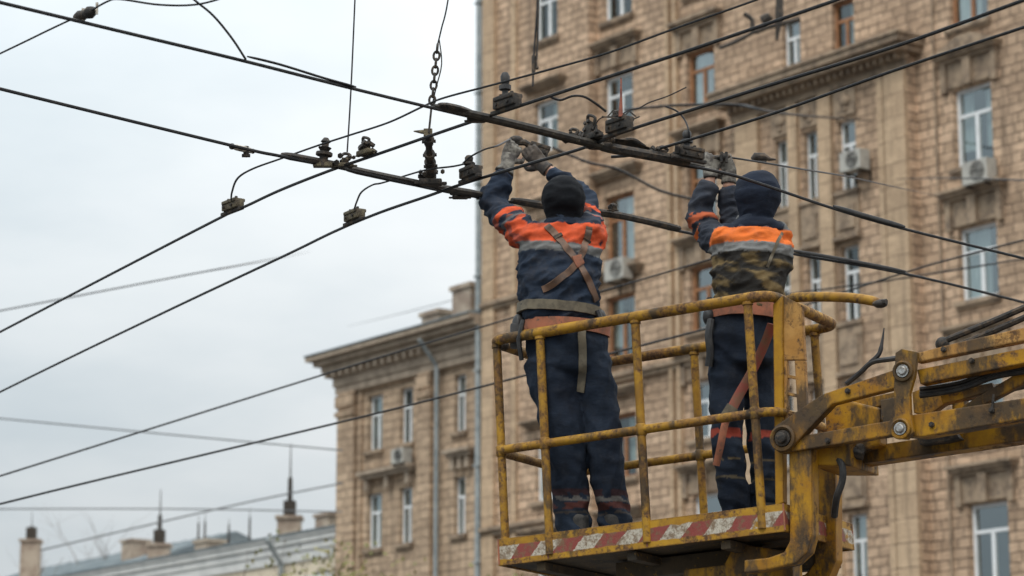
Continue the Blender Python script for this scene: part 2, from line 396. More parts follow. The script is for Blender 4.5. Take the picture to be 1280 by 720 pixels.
for xl, xr, fm in ((1040, 1068, 'brown_frame'), (978, 1000, 'white_frame')):
    for z0, z1 in ((23.42, 24.95), (26.8, 28.5)): W(4, xl, xr, 50, z0, z1, fm)
for z0, z1, fm in ((26.8, 28.6, 'brown_frame'), (23.35, 25.05, 'brown_frame'), (19.95, 21.85, 'brown_frame'), (16.75, 18.65, 'brown_frame'), (13.65, 15.32, 'white_frame'), (10.3, 12.1, 'white_frame'), (6.9, 8.7, 'white_frame')):
    W(2, 858, 893, 95, z0, z1, fm)
for z0, z1, fm in ((26.95, 28.9, 'white_frame'), (23.4, 25.2, 'white_frame'), (19.35, 21.48, 'brown_frame'), (16.45, 18.42, 'brown_frame'), (12.95, 14.85, 'brown_frame'), (9.4, 11.3, 'white_frame'), (6, 7.9, 'white_frame')):
    W(2, 755, 791, 120, z0, z1, fm)
for z0, z1 in ((27.0, 28.95), (23.35, 25.05), (19.4, 21.35), (16.0, 17.9), (12.6, 14.5), (9.3, 11.2), (6.0, 7.9)):
    W(3, 668, 697, 95, z0, z1)
mb = MB()
for i, (u0, u1, ww) in enumerate(SEC):
    wall(mb, u0, u1, 0, ZBAY if i == 1 else ZTOP, ww, wins[i])
wall(mb, UB0, UB1, ZBAY, ZTOP, 0, wins[4])
mb.quad((UB0, 0, ZBAY), (UB1, 0, ZBAY), (UB1, .32, ZBAY), (UB0, .32, ZBAY))
for u, a, c, z1 in ((UB0, 0, .32, ZBAY), (UB1, .32, 0, ZBAY), (UC, 0, .36, ZTOP)):
    mb.quad((u, a, 0), (u, c, 0), (u, c, z1), (u, a, z1))
mb.quad((UE, .36, 0), (UE, -14, 0), (UE, -14, ZTOP), (UE, .36, ZTOP))
mb.quad((-9, 0, 0), (-9, 0, ZTOP), (-9, -14, ZTOP), (-9, -14, 0)); mb.quad((-9, -14, 0), (-9, -14, ZTOP), (UE, -14, ZTOP), (UE, -14, 0))
mb.quad((-9, 0, ZTOP), (UE, .36, ZTOP), (UE, -14, ZTOP), (-9, -14, ZTOP))
mb.build('wall', M['stone'], main)
ib = MB()
for u0, u1, ww in SEC: ib.quad((u0 + .05, ww - 1.1, .2), (u1 - .05, ww - 1.1, .2), (u1 - .05, ww - 1.1, ZTOP - .1), (u0 + .05, ww - 1.1, ZTOP - .1))
ib.build('interior', M['dark_room'], main)
for s in range(5):
    ww = SEC[s][2] if s < 4 else 0
    for u0, u1, z0, z1, fm, kw in wins[s]:
        window(main, u0, u1, z0, z1, ww, fm, sill=(s != 4), **kw)
        if s == 0 and u0 > -3: hood(main, u0, u1, z1 + .72, 0, .26, friezeto=z1 + .05, pediment=19 < z0 < 20)
        if s == 2: 
            c3 = u0 < 12
            if c3: hood(main, u0, u1, z1 + .62, 0, .34 if z0 > 20 else .24, friezeto=z1 + .04)
            elif z0 < 26: hood(main, u0, u1, z1 + (.85 if z0 > 20 else .5), 0, .26, friezeto=z1 + .25 if z0 > 20 else None)
        if s == 3 and z0 < 26: hood(main, u0, u1, z1 + .35, .36, .22, friezeto=None)
# big dentilled cornice over the bay
cb_ = MB()
for z0, z1, p, q, e in ((22.35, 22.55, .323, .42, .05), (22.55, 22.72, .323, .50, .1), (22.72, 22.9, .002, .86, .25), (22.9, 23.08, .002, 1.0, .35), (23.083, 23.16, .002, 1.06, .4)): cb_.box((UB0 - e, p, z0), (UB1 + e, q, z1))
for i in range(int((UB1 - UB0) / .25)): cb_.box((UB0 + .05 + i * .25, .5, 22.56), (UB0 + .17 + i * .25, .66, 22.715))
cb_.build('cornice', M['trim'], main)
pl = MB()                                     # pilasters of the bay
wb = sorted({(round(q[0], 3), round(q[1], 3)) for q in wins[1]})
edges = [UB0] + [e for q in wb for e in q] + [UB1]
for i in range(0, len(edges), 2):
    a, c = edges[i] + .16, edges[i + 1] - .16
    if c - a > .12:
        if i == 0: a = edges[0] + .02; c = a + .75
        if i == len(edges) - 2: a = max(a, c - .9)
        pl.box((a, .323, 0), (c, .46, 22.34)); 
pl.build('pilaster', M['stone_smooth'], main)
for a, c in wb:
    for zt, zb in ((19.3, 18.25), (15.75, 14.6), (12.2, 11.1)):
        pn = MB(); pn.box((a - .1, .323, zb), (c + .1, .40, zt)); pn.box((a, .40, zb + .18), (c, .45, zt - .2)); pn.box((a - .14, .323, zb - .1), (c + .14, .5, zb)); pn.build('spandrel_panel', M['trim'], main)
    pn = MB(); pn.box((a - .08, .323, 21.55), (c + .08, .39, 22.3))
    um = (a + c) / 2
    for r_, zz in ((.2, 21.95), (.13, 22.12), (.1, 21.72)): pn.ball((um + random.uniform(-.1, .1), .40, zz), r_, 10, 6, (1, .5, .8))
    pn.build('relief', M['trim'], main)
for u, a, p, h_, z1 in ((11.28, .07, .002, .15, ZTOP), (11.62, .07, .002, .15, ZTOP), (UB0 + .95, .1, .323, .42, 22.3), (uz(643, 300, .4)[0], .12, .363, .46, ZTOP), (UE - .32, .3, .363, .5, ZTOP)):
    ln = MB(); ln.box((u - a, p, 0), (u + a, h_, z1)); ln.build('pilaster_strip', M['stone_smooth'], main)
for u0, u1, ww in SEC:
    if ww == .32: continue
    for z in (15.78, 8.6) if ww == 0 else (18.85, 11.8):
        if u0 < 0: continue
        sc2 = MB(); sc2.box((u0 + .01, ww + .002, z), (u1 - .01, ww + .14, z + .14)); sc2.box((u0 + .01, ww + .002, z + .14), (u1 - .01, ww + .24, z + .26)); sc2.build('string_course', M['trim'], main)
UP = uz(598, 360, .5)[0]
dp = MB(); dp.tube([(UP, .5, .2), (UP, .5, ZTOP - .2)], .1, 10)
for z in range(2, 31, 3): dp.box((UE + .003, .36, z), (UP + .12, .615, z + .06))
dp.build('drainpipe', M['pipe'], main)
dp = MB(); dp.tube([(1.02, .07, .2), (1.02, .07, ZTOP - .2)], .03, 8); dp.build('cable_conduit', M['trim'], main)

# ---- lower wing
wing = thing('corner_building', 'lower tan stone wing with deep cornice left of the tall grey drainpipe', 'building', FO, FRZ)
WU0, WU1, WZ, ww = UE + .02, 28.85, 18.2, -.02
wh = []
for xl, xr in ((460, 478), (500, 516), (568, 582)):
    u1, u0 = uz(xl, 525, ww)[0], uz(xr, 525, ww)[0]
    for z0, z1 in ((15.36, 17.22), (12.1, 13.93), (8.7, 10.5), (5.3, 7.1)): wh.append([u0, u1, z0, z1])
mb = MB(); wall(mb, WU0, WU1, 0, WZ, ww, wh)
mb.quad((WU1, ww, 0), (WU1, ww, WZ), (WU1, -12, WZ), (WU1, -12, 0)); mb.quad((WU0, -12, 0), (WU0, -12, WZ), (WU1, -12, WZ), (WU1, -12, 0))
mb.build('wall', M['wing_stone'], wing)
ib = MB(); ib.quad((WU0 + .1, -1.1, .2), (WU1 - .1, -1.1, .2), (WU1 - .1, -1.1, WZ - .1), (WU0 + .1, -1.1, WZ - .1)); ib.build('interior', M['dark_room'], wing)
for u0, u1, z0, z1 in wh: window(wing, u0, u1, z0, z1, ww, 'white_frame', curtain=random.random() < .5)
pl = MB()
for a, c in ((27.85, 28.87), (23.45, 24.15)):
    pl.box((a, ww + .003, 0), (c, ww + .22, 17.5)); pl.box((a - .06, ww + .003, 16.7), (c + .06, ww + .3, 16.85)); pl.box((a - .04, ww + .22, 17.0), (c + .04, ww + .30, 17.4))
pl.box((24.22, ww + .003, 17.45), (27.8, ww + .1, 17.6)); pl.box((27.6, ww + .003, 8), (27.8, ww + .09, 17.45)); pl.box((24.22, ww + .003, 8), (24.4, ww + .09, 17.45))
pl.build('pilaster', M['wing_stone'], wing)
cr = MB()
e0, e1 = WU0 + .02, WU1
for z, h, p in ((17.5, .25, .2), (17.75, .3, .26), (18.05, .2, .34), (18.25, .22, .55), (18.47, .18, .75), (18.65, .16, .95)):
    cr.box((e0, -12, z), (e1 + p, ww + p, z + h - .003))
for i in range(14): cr.box((23.6 + i * .42, ww + .34, 18.06), (23.78 + i * .42, ww + .52, 18.245))
cr.build('cornice', M['wing_trim'], wing)
rf = MB(); rf.prism([(e0, ww + 1.0, 18.815), (e0, ww + 1.0, 18.86), (e0, -6, 20.1), (e0, -13.2, 18.815)], (e1 + .98 - e0, 0, 0)); 
roofw = rf.build('roof', M['zinc'], wing)
ch = MB()
for u, wz in ((26.3, -2.2), (22.3, -.6)):
    ch = MB(); ch.box((u - .5, wz - .4, 18.9), (u + .5, wz + .4, 20.05)); ch.box((u - .58, wz - .48, 20.05), (u + .58, wz + .48, 20.2)); ch.build('chimney', M['brick_chimney'], roofw)
for (xa, xb, y) in ((455, 517, 590), (562, 592, 566)):
    u1, u0 = uz(xa, y, .1)[0], uz(xb, y, .1)[0]; z = uz((xa + xb) / 2, y, .1)[1]
    h = MB(); h.box((u0, ww + .003, z - .12), (u1, ww + .3, z)); h.box((u0 - .06, ww + .003, z), (u1 + .06, ww + .42, z + .12))
    for q in (u0 + .15, u1 - .35, (u0 + u1) / 2 - .1): h.box((q, ww + .003, z - .5), (q + .2, ww + .24, z - .12))
    h.build('window_hood', M['wing_trim'], wing)
dp = MB(); dp.tube([(23.1, ww + .2, .2), (23.1, ww + .2, 17.6), (23.1, ww + .9, 18.4)], .075, 10); dp.build('drainpipe', M['pipe'], wing)

# ---- low cream building beyond the wing
low = thing('cream_building', 'low cream plastered building with grey cornice and metal roof beyond the tan wing', 'building', FO, FRZ)
LW = -1.0
zc_ = uz(330, 676, LW)[1]
mb = MB(); mb.box((29.1, -11, 0), (54, LW, zc_ - .9)); mb.build('wall', M['cream'], low)
cr = MB()
for z, h, p in ((-1.75, .25, .06), (-.95, .34, .07), (-.6, .28, .12), (-.32, .2, .2), (-.12, .12, .26)):
    cr.box((29.06, LW + .002, zc_ + z), (54, LW + p, zc_ + z + h - .003))
cr.box((29.06, -11.3, zc_ - .12), (54.2, LW + .001, zc_ - .003))
cr.build('cornice', M['grey_trim'], low)
rf = MB(); rf.prism([(29.06, LW + .32, zc_), (29.06, LW + .32, zc_ + .05), (29.06, -6, zc_ + .75), (29.06, -11.4, zc_)], (25.2, 0, 0)); lowroof = rf.build('roof', M['zinc'], low)
ch = MB()
for x, y, hgt in ((414, 652, .55), (262, 676, .3)):
    u, z = uz(x, y, -3.5); ch = MB(); ch.box((u - .45, -3.9, z - 1.2), (u + .45, -3.1, z + hgt - .4)); ch.box((u - .52, -3.97, z + hgt - .4), (u + .52, -3.03, z + hgt - .28)); ch.build('chimney', M['brick_chimney'], lowroof)
dp = MB(); u, z = uz(352, 690, LW + .2); dp.tube([(u, LW + .2, .2), (u, LW + .2, zc_ - 1.0), (u, LW + .8, zc_ - .15)], .1, 10); dp.build('drainpipe', M['pipe'], low)
u0, u1 = uz(411, 712, LW)[0], uz(393, 715, LW)[0]
mb = MB(); z = uz(400, 714, LW)[1]; mb.box((u0, LW - .2, z - 1.6), (u1, LW + .012, z)); mb.build('window', M['dark_room'], low)
# ---- distant house with pale metal roof
far = thing('distant_house', 'distant house with a pale grey metal roof low at the left edge', 'building', at(90, 715, 128) * 1.0, FRZ)
p = at(100, 690, 128)
m = MB(); m.box((-6, -10, -p.z + 2), (14, 0, -1.2)); far.location.z = p.z; ROOT[far] = Matrix.Translation(far.location) @ Matrix.Rotation(FRZ, 4, 'Z'); m.build('wall', M['cream'], far)
m = MB(); m.prism([(-7, .5, -1.2), (-7, -5, .7), (-7, -10.5, -1.2)], (22, 0, 0))
for q in range(20): m.box((-6.6 + q * 1.1, -.03, 0), (-6.52 + q * 1.1, .03, 5.9), Matrix.Translation((0, .5, -1.2)) @ Matrix.Rotation(math.atan2(5.5, 1.9), 4, 'X'))
fr_ = m.build('roof', M['zinc'], far)
m = MB(); m.box((-3.5, -2.3, -1), (-2.5, -1.3, .3)); m.box((-3.58, -2.38, .3), (-2.42, -1.22, .42)); m.build('chimney', M['brick_chimney'], fr_)
def antenna(name, x, y0, y1, Y, label, base=True, r=.06, arms=0, cat='antenna', group=None):
    p0, p1 = at(x, y0, Y), at(x, y1, Y)
    t = thing(name, label, cat, p0, 0, group)
    h = p1.z - p0.z; s = Y / F_PX
    m = MB(); m.tube([p0 - V((0, 0, .5)), p0 + V((0, 0, h * .55)), p0 + V((0, 0, h * .56)), p0 + V((0, 0, h))], [r, r * .75, r * .3, r * .15], 8)
    for i in range(arms): m.tube([p0 + V((-.5 + .1 * i, 0, h * (.6 + .12 * i))), p0 + V((.5 - .1 * i, 0, h * (.6 + .12 * i)))], r * .25, 5)
    m.build('mast', M['iron'], t, True)
    if base:
        for k, (wd, a, c) in enumerate(((.42, -3.2, 0), (.5, 0, .12), (.22, .12, .7))):
            m = MB(); m.box(p0 + V((-wd, -wd, a)), p0 + V((wd, wd, c))); m.build(('plinth', 'cap', 'collar')[k], M['brick_chimney' if k < 2 else 'iron'], t, True)
antenna('roof_spire', 362, 650, 555, 97, 'tall dark spire mast on a stone plinth on the cream building roof, rightmost and tallest', True, .11, cat='spire')
antenna('roof_spire', 199, 684, 612, 108, 'dark spire mast on a small stone plinth at the left end of the grey roof', True, .11, cat='spire')
antenna('antenna', 39, 678, 640, 124, 'thin aerial rising from a brown brick chimney at far left', True, .07)
for i, (x, a, c) in enumerate(((248, 660, 644), (256, 660, 640), (312, 656, 634), (286, 660, 648))):
    antenna('antenna', x, a + 6, c, 105, ('short thin aerial, left one of a close pair on the grey roof', 'thin aerial, right one of a close pair on the grey roof', 'thin aerial midway between the aerial pair and the tallest spire', 'lowest faint aerial between the aerial pair and the single thin aerial')[i], False, .05)

# ---- trees (only their tops reach the picture)
def branch(mb, p, d, ln, r, lvl, tips, spread=.55):
    pts = [p]; q = p.copy(); dd = d.copy()
    for i in range(4):
        dd = (dd + V((random.gauss(0, .12), random.gauss(0, .12), random.gauss(.05, .08)))).normalized(); q = q + dd * ln / 4; pts.append(q)
    mb.tube(pts, [r * (1 - .15 * i) for i in range(5)], 6 if lvl > 1 else 4, False)
    if lvl == 0: tips.append(q); return
    for k in range(random.choice((3, 4))):
        j = random.choice((2, 3, 4)); nd_ = (dd + V((random.gauss(0, spread), random.gauss(0, spread), random.gauss(.15, .3)))).normalized()
        branch(mb, pts[j], nd_, ln * random.uniform(.55, .8), r * .5, lvl - 1, tips, spread)
def tree(label, x, Y, ytop, leaves=0, mat='bark', seed=1, group=None, spread=.55):
    random.seed(seed); top = at(x, ytop, Y); H = top.z
    t = thing('bare_tree' if not leaves else 'leafy_tree', label, 'tree', (top.x, Y, 0), 0, group)
    m = MB(); m.tube([(top.x, Y, 0), (top.x + .1, Y, H * .3), (top.x, Y, H * .55)], [.2, .15, .11], 10); m.build('trunk', M['bark'], t, True)
    m = MB(); tips = []
    for i in range(7): branch(m, V((top.x, Y, H * (.38 + .03 * i))), V((random.gauss(0, .5), random.gauss(0, .5), 1)).normalized(), H * .26, .06, 3, tips, spread)
    zm = max(v.co.z for v in m.b.verts)
    for v in m.b.verts: v.co.z *= H / zm
    tips = [V((q.x, q.y, q.z * H / zm)) for q in tips]
    m.build('crown', M[mat], t, True)
    if leaves:
        m = MB()
        for i in range(leaves):
            c = random.choice(tips) + V((random.gauss(0, .3), random.gauss(0, .3), random.gauss(0, .3)))
            a = V((random.gauss(0, 1), random.gauss(0, 1), random.gauss(0, 1))).normalized() * .07; bb = a.orthogonal().normalized() * .05
            m.quad(c - a, c + bb, c + a, c - bb)
        m.build('foliage', M['leaf'], t, True)
tree('sparse tree with yellow green leaves in front of the tan wing at the bottom', 535, 60, 672, 1500, seed=4)
tree('leafless tree with fine twigs in front of the cream building', 300, 62, 688, 0, seed=9)
tree('reddish brown leafless tree at the lower left corner', 12, 64, 684, 0, seed=15)
tree('faint leafless tree behind the roofs left of the middle spire', 166, 135, 632, 0, seed=22)
random.seed(11)

# ---- air conditioners
def ac(x, y, sec_w, label, s=1.0):
    u, z = uz(x, y, sec_w + .45)
    t = thing('air_conditioner', label, 'air conditioner', FO + fd * u + fn * sec_w + V((0, 0, z)), FRZ, 'air conditioner units on the facades')
    m = MB(); m.box((-.42 * s, .14, -.3 * s), (.42 * s, .52, .3 * s), bev=.02); m.build('casing', M['ac'], t)
    m = MB()
    for k in range(5):
        r = .24 * s * (1 - k * .2); m.tube([V((-.1 * s + r * math.cos(q * math.pi / 10), .528, r * math.sin(q * math.pi / 10))) for q in range(21)], .008, 5, False)
    m.box((-.1 * s - .25 * s, .522, -.012), (-.1 * s + .25 * s, .53, .012)); m.build('fan_grille', M['black'], t)
    m = MB()
    for q in (-.3, .3): m.box((q * s - .02, .0, -.36 * s), (q * s + .02, .5, -.31 * s)); m.box((q * s - .02, .0, -.6 * s), (q * s + .02, .04, -.36 * s))
    m.build('bracket', M['iron'], t)
ac(1220, 215, 0, 'air conditioner under the pale window at the upper right of the facade', 1.0)
ac(1064, 201, .32, 'air conditioner on a narrow bay window below the dentilled cornice', .9)
ac(769, 337, 0, 'large air conditioner below a brown framed window right of the left worker', 1.05)
ac(498, 570, 0, 'small air conditioner between the two window rows of the lower wing', .8)

# ------------------------------------------------------------------ overhead wires
def wirething(name, label, cat, pts, r, m='wire', n=6, group=None, seg=6, smooth=True):
    pts = spline(pts, n) if len(pts) > 2 else pts
    mid = pts[len(pts) // 2]
    t = thing(name, label, cat, mid, 0, group)
    k = MB(); k.tube(pts, r, seg); k.build('wire', M[m], t, True, smooth)
    return t, pts
H1, H2 = 3.38, 3.36
G = 'crossing trolley wires'
w1, p1 = wirething('trolley_wire', 'black trolley wire rising from left to top, crossing the chain', 'wire', [onh(x, y, H1) for x, y in ((-300, 572), (0, 415), (260, 280), (309, 257), (352, 237), (413, 213), (474, 192), (590, 152), (785, 88), (870, 60), (1040, 2), (1200, -55))], .0085, group=G)
w2, p2 = wirething('trolley_wire', 'black trolley wire rising from the left edge past the left worker wrists rightwards', 'wire', [onh(x, y, H2) for x, y in ((-300, 640), (0, 490), (200, 393), (355, 320), (419, 289), (474, 266), (535, 245), (581, 229), (654, 207), (729, 185), (785, 163), (872, 135), (960, 107), (1119, 58), (1280, 0), (1450, -62))], .0085, group=G)
w3, p3 = wirething('trolley_wire', 'black trolley wire starting at the right crossing and rising to the right edge', 'wire', [onh(x, y, 3.36) for x, y in ((764, 196), (790, 194), (820, 187), (960, 144), (1115, 89), (1280, 34), (1450, -22))], .0075, group=G)
b1, q1 = wirething('trolley_wire', 'heavy black crossing wire from the upper left corner over the right worker head', 'wire', [onh(x, y, h) for x, y, h in ((-200, -45, 3.40), (0, 3, 3.38), (150, 39, 3.37), (300, 75, 3.36), (430, 108, 3.36), (545, 136, 3.36), (660, 163, 3.36), (740, 183, 3.345), (890, 213, 3.29), (945, 228, 3.265), (1040, 260, 3.24), (1130, 286, 3.23), (1280, 323, 3.22), (1450, 365, 3.2))], .008, group=G)
b2, q2 = wirething('trolley_wire', 'heavy black crossing wire from the left edge passing behind the left worker shoulders', 'wire', [onh(x, y, h) for x, y, h in ((-200, 60, 3.40), (0, 111, 3.40), (290, 182, 3.39), (350, 195, 3.38), (430, 211, 3.385), (550, 238, 3.38), (640, 253, 3.41), (700, 263, 3.43), (780, 273, 3.43), (850, 289, 3.42), (990, 317, 3.40), (1130, 342, 3.39), (1280, 378, 3.38), (1450, 422, 3.38))], .0085, group=G)
def bar(par, pts, wd, ht, name, m, lift=0):
    pts = [V(p) + V((0, 0, lift)) for p in pts]
    n_ = len(pts); k = MB(); k.tube(pts, [(ht * q, wd * q) for q in [.55 if i in (0, n_ - 1) else .85 if i in (1, n_ - 2) else 1 for i in range(n_)]], 8, True, side=(0, 0, 1)); k.build(name, M[m], par, True, True)
def along(pxs, hs): return spline([onh(x, y, h) for (x, y), h in zip(pxs, hs)], 5)
bar(b1, along(((542, 136), (600, 148), (660, 162), (740, 182), (810, 198), (880, 212)), (3.36, 3.36, 3.36, 3.345, 3.32, 3.295)), .02, .02, 'contact_bar', 'bar', .012)
bar(b1, along(((548, 134), (572, 139), (592, 147)), (3.37, 3.37, 3.37)), .03, .018, 'splice_sleeve', 'iron', .01)
bar(b1, along(((745, 184), (800, 194), (862, 205)), (3.345, 3.32, 3.3)), .03, .026, 'contact_bar', 'iron', .008)
bar(b1, along(((1042, 260), (1085, 272.5), (1131, 285.5)), (3.24, 3.235, 3.23)), .009, .012, 'splice_sleeve', 'black', .009)
bar(b1, along(((309, 72), (350, 82), (405, 99), (445, 110)), (3.375, 3.375, 3.37, 3.36)), .006, .006, 'jumper', 'wire', .005)
bar(b2, along(((352, 196), (390, 203), (430, 211)), (3.385,) * 3), .026, .02, 'splice_sleeve', 'iron', .01)
bar(b2, along(((430, 212), (480, 223), (550, 237), (605, 246)), (3.385,) * 4), .022, .02, 'contact_bar', 'bar', .01)
bar(b2, along(((640, 252), (700, 262), (760, 269), (800, 277), (850, 288)), (3.41, 3.43, 3.43, 3.43, 3.42)), .024, .02, 'contact_bar', 'iron', .01)
bar(b2, along(((985, 314), (1060, 327), (1132, 341)), (3.41, 3.4, 3.395)), .01, .011, 'splice_sleeve', 'black', .008)

HC = 3.47
c1, _ = wirething('feeder_cable', 'thin black cable looping down to the leftmost clamp block and rising to the top', 'cable', [onh(x, y, h) for x, y, h in ((289, 250, 3.40), (290, 240, 3.41), (297, 223, 3.43), (316, 211, 3.45), (352, 198, HC), (397, 182, HC), (437, 169, HC), (486, 153, HC), (529, 133, HC), (556, 122, HC), (620, 105, HC), (690, 86, 3.5), (760, 66, 3.5), (840, 37, 3.5), (945, 0, 3.5), (1060, -42, 3.5))], .0055)
c2, _ = wirething('feeder_cable', 'thin black jumper cable looping from the clamp block below the bar towards the middle fitting', 'cable', [onh(x, y, h) for x, y, h in ((443, 261, 3.40), (446, 252, 3.41), (452, 240, 3.43), (466, 231, 3.43), (480, 228, 3.43), (530, 213, 3.43), (566, 208, 3.43), (580, 205, 3.42))], .005)
c3, _ = wirething('feeder_cable', 'short black jumper cable from a clamp block to the left worker hands', 'cable', [onh(x, y, h) for x, y, h in ((579, 204, 3.44), (588, 196, 3.45), (605, 187, 3.48), (622, 182, 3.52))] + [at(638, 174, 13.42), at(647, 173, 13.44), at(668, 183, 13.44)], .005)
c4, _ = wirething('feeder_cable', 'black cable running right from the right worker gloves across the facade', 'cable', [at(896, 196, 13.12), at(906, 196, 13.12), at(940, 201, 13.3), at(1000, 211, 14.0), at(1060, 221, 16.5), at(1120, 234, 23), at(1160, 242.5, 38), at(1187, 248, 63)], .0052)
wirething('loose_wire', 'short loose wire tail hanging off the upper trolley wire right of the insulator post clamp', 'wire', [onh(686, 120, 3.38), onh(700, 125, 3.37), onh(716, 120, 3.38), onh(730, 121, 3.38), onh(744, 129, 3.36), onh(757, 139, 3.34)], .006)
wirething('loose_wire', 'thin wire rising from the stud clamp beside the right worker gloves to the blurred cable', 'wire', [onh(862, 178, 3.38), onh(861, 164, 3.43), onh(856, 150, 3.5), onh(846, 139, 3.55), onh(832, 133, 3.58)], .0045)
wirething('loose_wire', 'thin kinked wire running right from the foot of the red rod', 'wire', [onh(777, 143, 3.44), onh(788, 137, 3.47), onh(799, 135, 3.48), onh(812, 128, 3.5), onh(835, 120, 3.52), onh(858, 109, 3.55)], .003)
wirething('loose_wire', 'thin loose wire left of the red rod looping into the bent bracket', 'wire', [onh(771, 146, 3.43), onh(757, 146, 3.43), onh(748, 150, 3.42), onh(742, 162, 3.41)], .003)
# hangers
def hanger(label, x0, y0, x1, y1, h, r=.004, cat='hanger wire'):
    a = onh(x1, y1, h); c = at(x0, y0, a.y); c2_ = a + (c - a) * 1.6
    return wirething('hanger_wire', label, cat, [a, a + (c - a) * .5 + V((.004, 0, 0)), c2_], r)
hanger('thin hanger wire dropping from the top edge to the left crossing', 443, 0, 434, 190, 3.42)
hg, _ = wirething('hanger_wire', 'hanger wire with a short chain dropping from the top edge to the middle fitting', 'hanger wire', [at(575, -110, 12.7), at(560, 0, 12.7), at(552, 35, 12.7), at(547, 56, 12.7)], .004)
mb = MB(); pts = [at(547 - i * .9, 56 + i * 9.2, 12.7) for i in range(9)]
for i, (a, c) in enumerate(zip(pts, pts[1:])):
    ax = (c - a); ln_ = ax.length * .62; mid = (a + c) / 2; t_ = ax.normalized(); s_ = V((1, 0, 0)) if i % 2 else V((0, 1, 0)); s_ = (s_ - t_ * s_.dot(t_)).normalized()
    mb.tube([mid + t_ * ln_ * math.cos(q * math.pi / 6) + s_ * .015 * math.sin(q * math.pi / 6) for q in range(13)], .0062, 6, False)
mb.tube([pts[-1], at(536, 166, 12.7)], .0055, 6)
mb.tube(spline([at(549, 50, 12.72), at(552, 80, 12.72), at(545, 110, 12.72), at(538, 140, 12.72)], 4), .0035, 5)
mb.build('chain', M['iron'], hg, True)
hg2, _ = wirething('hanger_wire', 'blurred dark double wire with a small hook hanging in front of the upper facade window', 'hanger wire', [at(672, -60, 18), at(672, 0, 18), at(668, 60, 18), at(666, 108, 18)], .007)
mb = MB(); mb.tube([at(673, 0, 18), at(672, 50, 18), at(670, 84, 18)], .008, 6); mb.ball(at(671, 85, 18), .014); mb.ball(at(667, 70, 18), .012); mb.tube([at(667, 70, 18), at(667, 92, 18)], .014, 6); mb.build('hook', M['iron'], hg2, True)
# top left pull-off with strain insulator
pw, _ = wirething('span_wire', 'thin span wire from the left edge up through an egg insulator to the top left', 'wire', [onh(x, y, 3.42) for x, y in ((-200, 162), (0, 67), (60, 38), (92, 23), (112, 14), (134, 2), (150, -1), (200, 6), (250, 5), (300, -10))], .0045)
wirething('span_wire', 'short span wire curving down from the top edge to the upper crossing wire', 'wire', [onh(x, y, h) for x, y, h in ((228, -14, 3.42), (243, 0, 3.42), (267, 20, 3.4), (290, 48, 3.38), (307, 74, 3.37))], .005)
si = thing('strain_insulator', 'small dark egg insulator where the span wire meets the upper crossing wire at top left', 'insulator', onh(106, 19, 3.42))
mb = MB(); a, c = onh(92, 24, 3.42), onh(121, 12, 3.42); t_ = (c - a)
mb.tube([a + t_ * q for q in (0, .15, .3, .5, .7, .85, 1)], [.006, .02, .026, .018, .027, .02, .006], 10); mb.build('body', M['iron'], si, True, True)
mb = MB(); mb.tube([a + t_ * q for q in (.0, .2, .6, 1)], [.008] * 4, 6); mb.tube([c + V((0, 0, .03)), c - V((0, 0, .02))], .006, 6); mb.tube([a + t_ * .4 + V((0, 0, .03)), a + t_ * .4 - V((0, 0, .035))], .007, 6); mb.build('shackle', M['porcelain'], si, True)

# clamps and fittings
def frame_dir(d):
    d = V(d).normalized(); s = d.cross(V((0, 0, 1))).normalized(); u = s.cross(d)
    return Matrix((d, s, u)).transposed().to_4x4()
def clamp(px, py, h, pa, pb, label, L=.15, H=.07, m='bronze', post=0, roof=False, postm='iron', tilt=0):
    p = onh(px, py, h); d = onh(*pb, h) - onh(*pa, h)
    Mx = Matrix.Translation(p) @ frame_dir(d) @ Matrix.Rotation(tilt, 4, 'Y')
    t = thing('line_clamp', label, 'wire clamp', p, 0, 'wire clamps at the crossing')
    k = MB(); k.box((-L / 2, -.028, -H / 2), (L / 2, .028, H / 2), Mx, .01); k.box((-L / 2 + .01, -.035, H * .2), (L / 2 - .004, .035, H / 2 + .006), Mx, .007)
    k.box((-L * .55, -.012, -H * .3), (-L * .5, .012, H * .7), Mx, .003)
    k.build('body', M[m], t, True, True)
    k = MB(); k.box((-L * .72, -.013, -H / 2 - .016), (L * .66, .013, -H / 2 + .002), Mx, .005); k.build('keeper', M['iron'], t, True, True)
    k = MB()
    for q in (-.3, .22):
        for y_ in (-1, 1): k.tube([Mx @ V((q * L, y_ * .028, -.006)), Mx @ V((q * L, y_ * .036, -.006))], .008, 6)
        k.tube([Mx @ V((q * L, 0, H / 2)), Mx @ V((q * L, 0, H / 2 + .022))], .008, 6)
    k.build('bolt', M['iron'], t, True)
    if post:
        k = MB(); a = Mx @ V((-L * .1, 0, H / 2)); up = V((0, 0, 1))
        k.tube([a, a + up * post * .3, a + up * post * .32, a + up * post * .5, a + up * post * .52, a + up * post * .6, a + up * post * .85, a + up * post], [.014, .014, .028, .028, .014, .02, .022, .014], 8); k.build('insulator_post', M[postm], t, True, True)
    return t
wd1 = ((270, 268), (430, 207)); wd2 = ((330, 330), (550, 240)); wd2b = ((654, 207), (785, 163)); wdb = ((740, 183), (890, 213))
clamp(291, 257, H1 + .03, *wd1, 'mossy bronze clamp block on the upper parallel wire at far left with a cable loop', .15, .046)
clamp(443, 270, H2 + .035, *wd2, 'bronze clamp block on the lower parallel wire below the crossing bar with a cable loop', .15, .046)
clamp(588, 216, H2 + .03, *wd2, 'clamp block with a stud on the lower parallel wire left of the left worker arm', .14, .045, 'iron', .07)
clamp(634, 128, H1 + .035, (590, 152), (785, 88), 'dark clamp block with a tall insulator post on the upper parallel wire', .15, .05, 'iron', .12, postm='black')
clamp(774, 157, H2 + .035, *wd2b, 'dark clamp block carrying a rusty red rod at the right crossing', .15, .055, 'iron', .05)
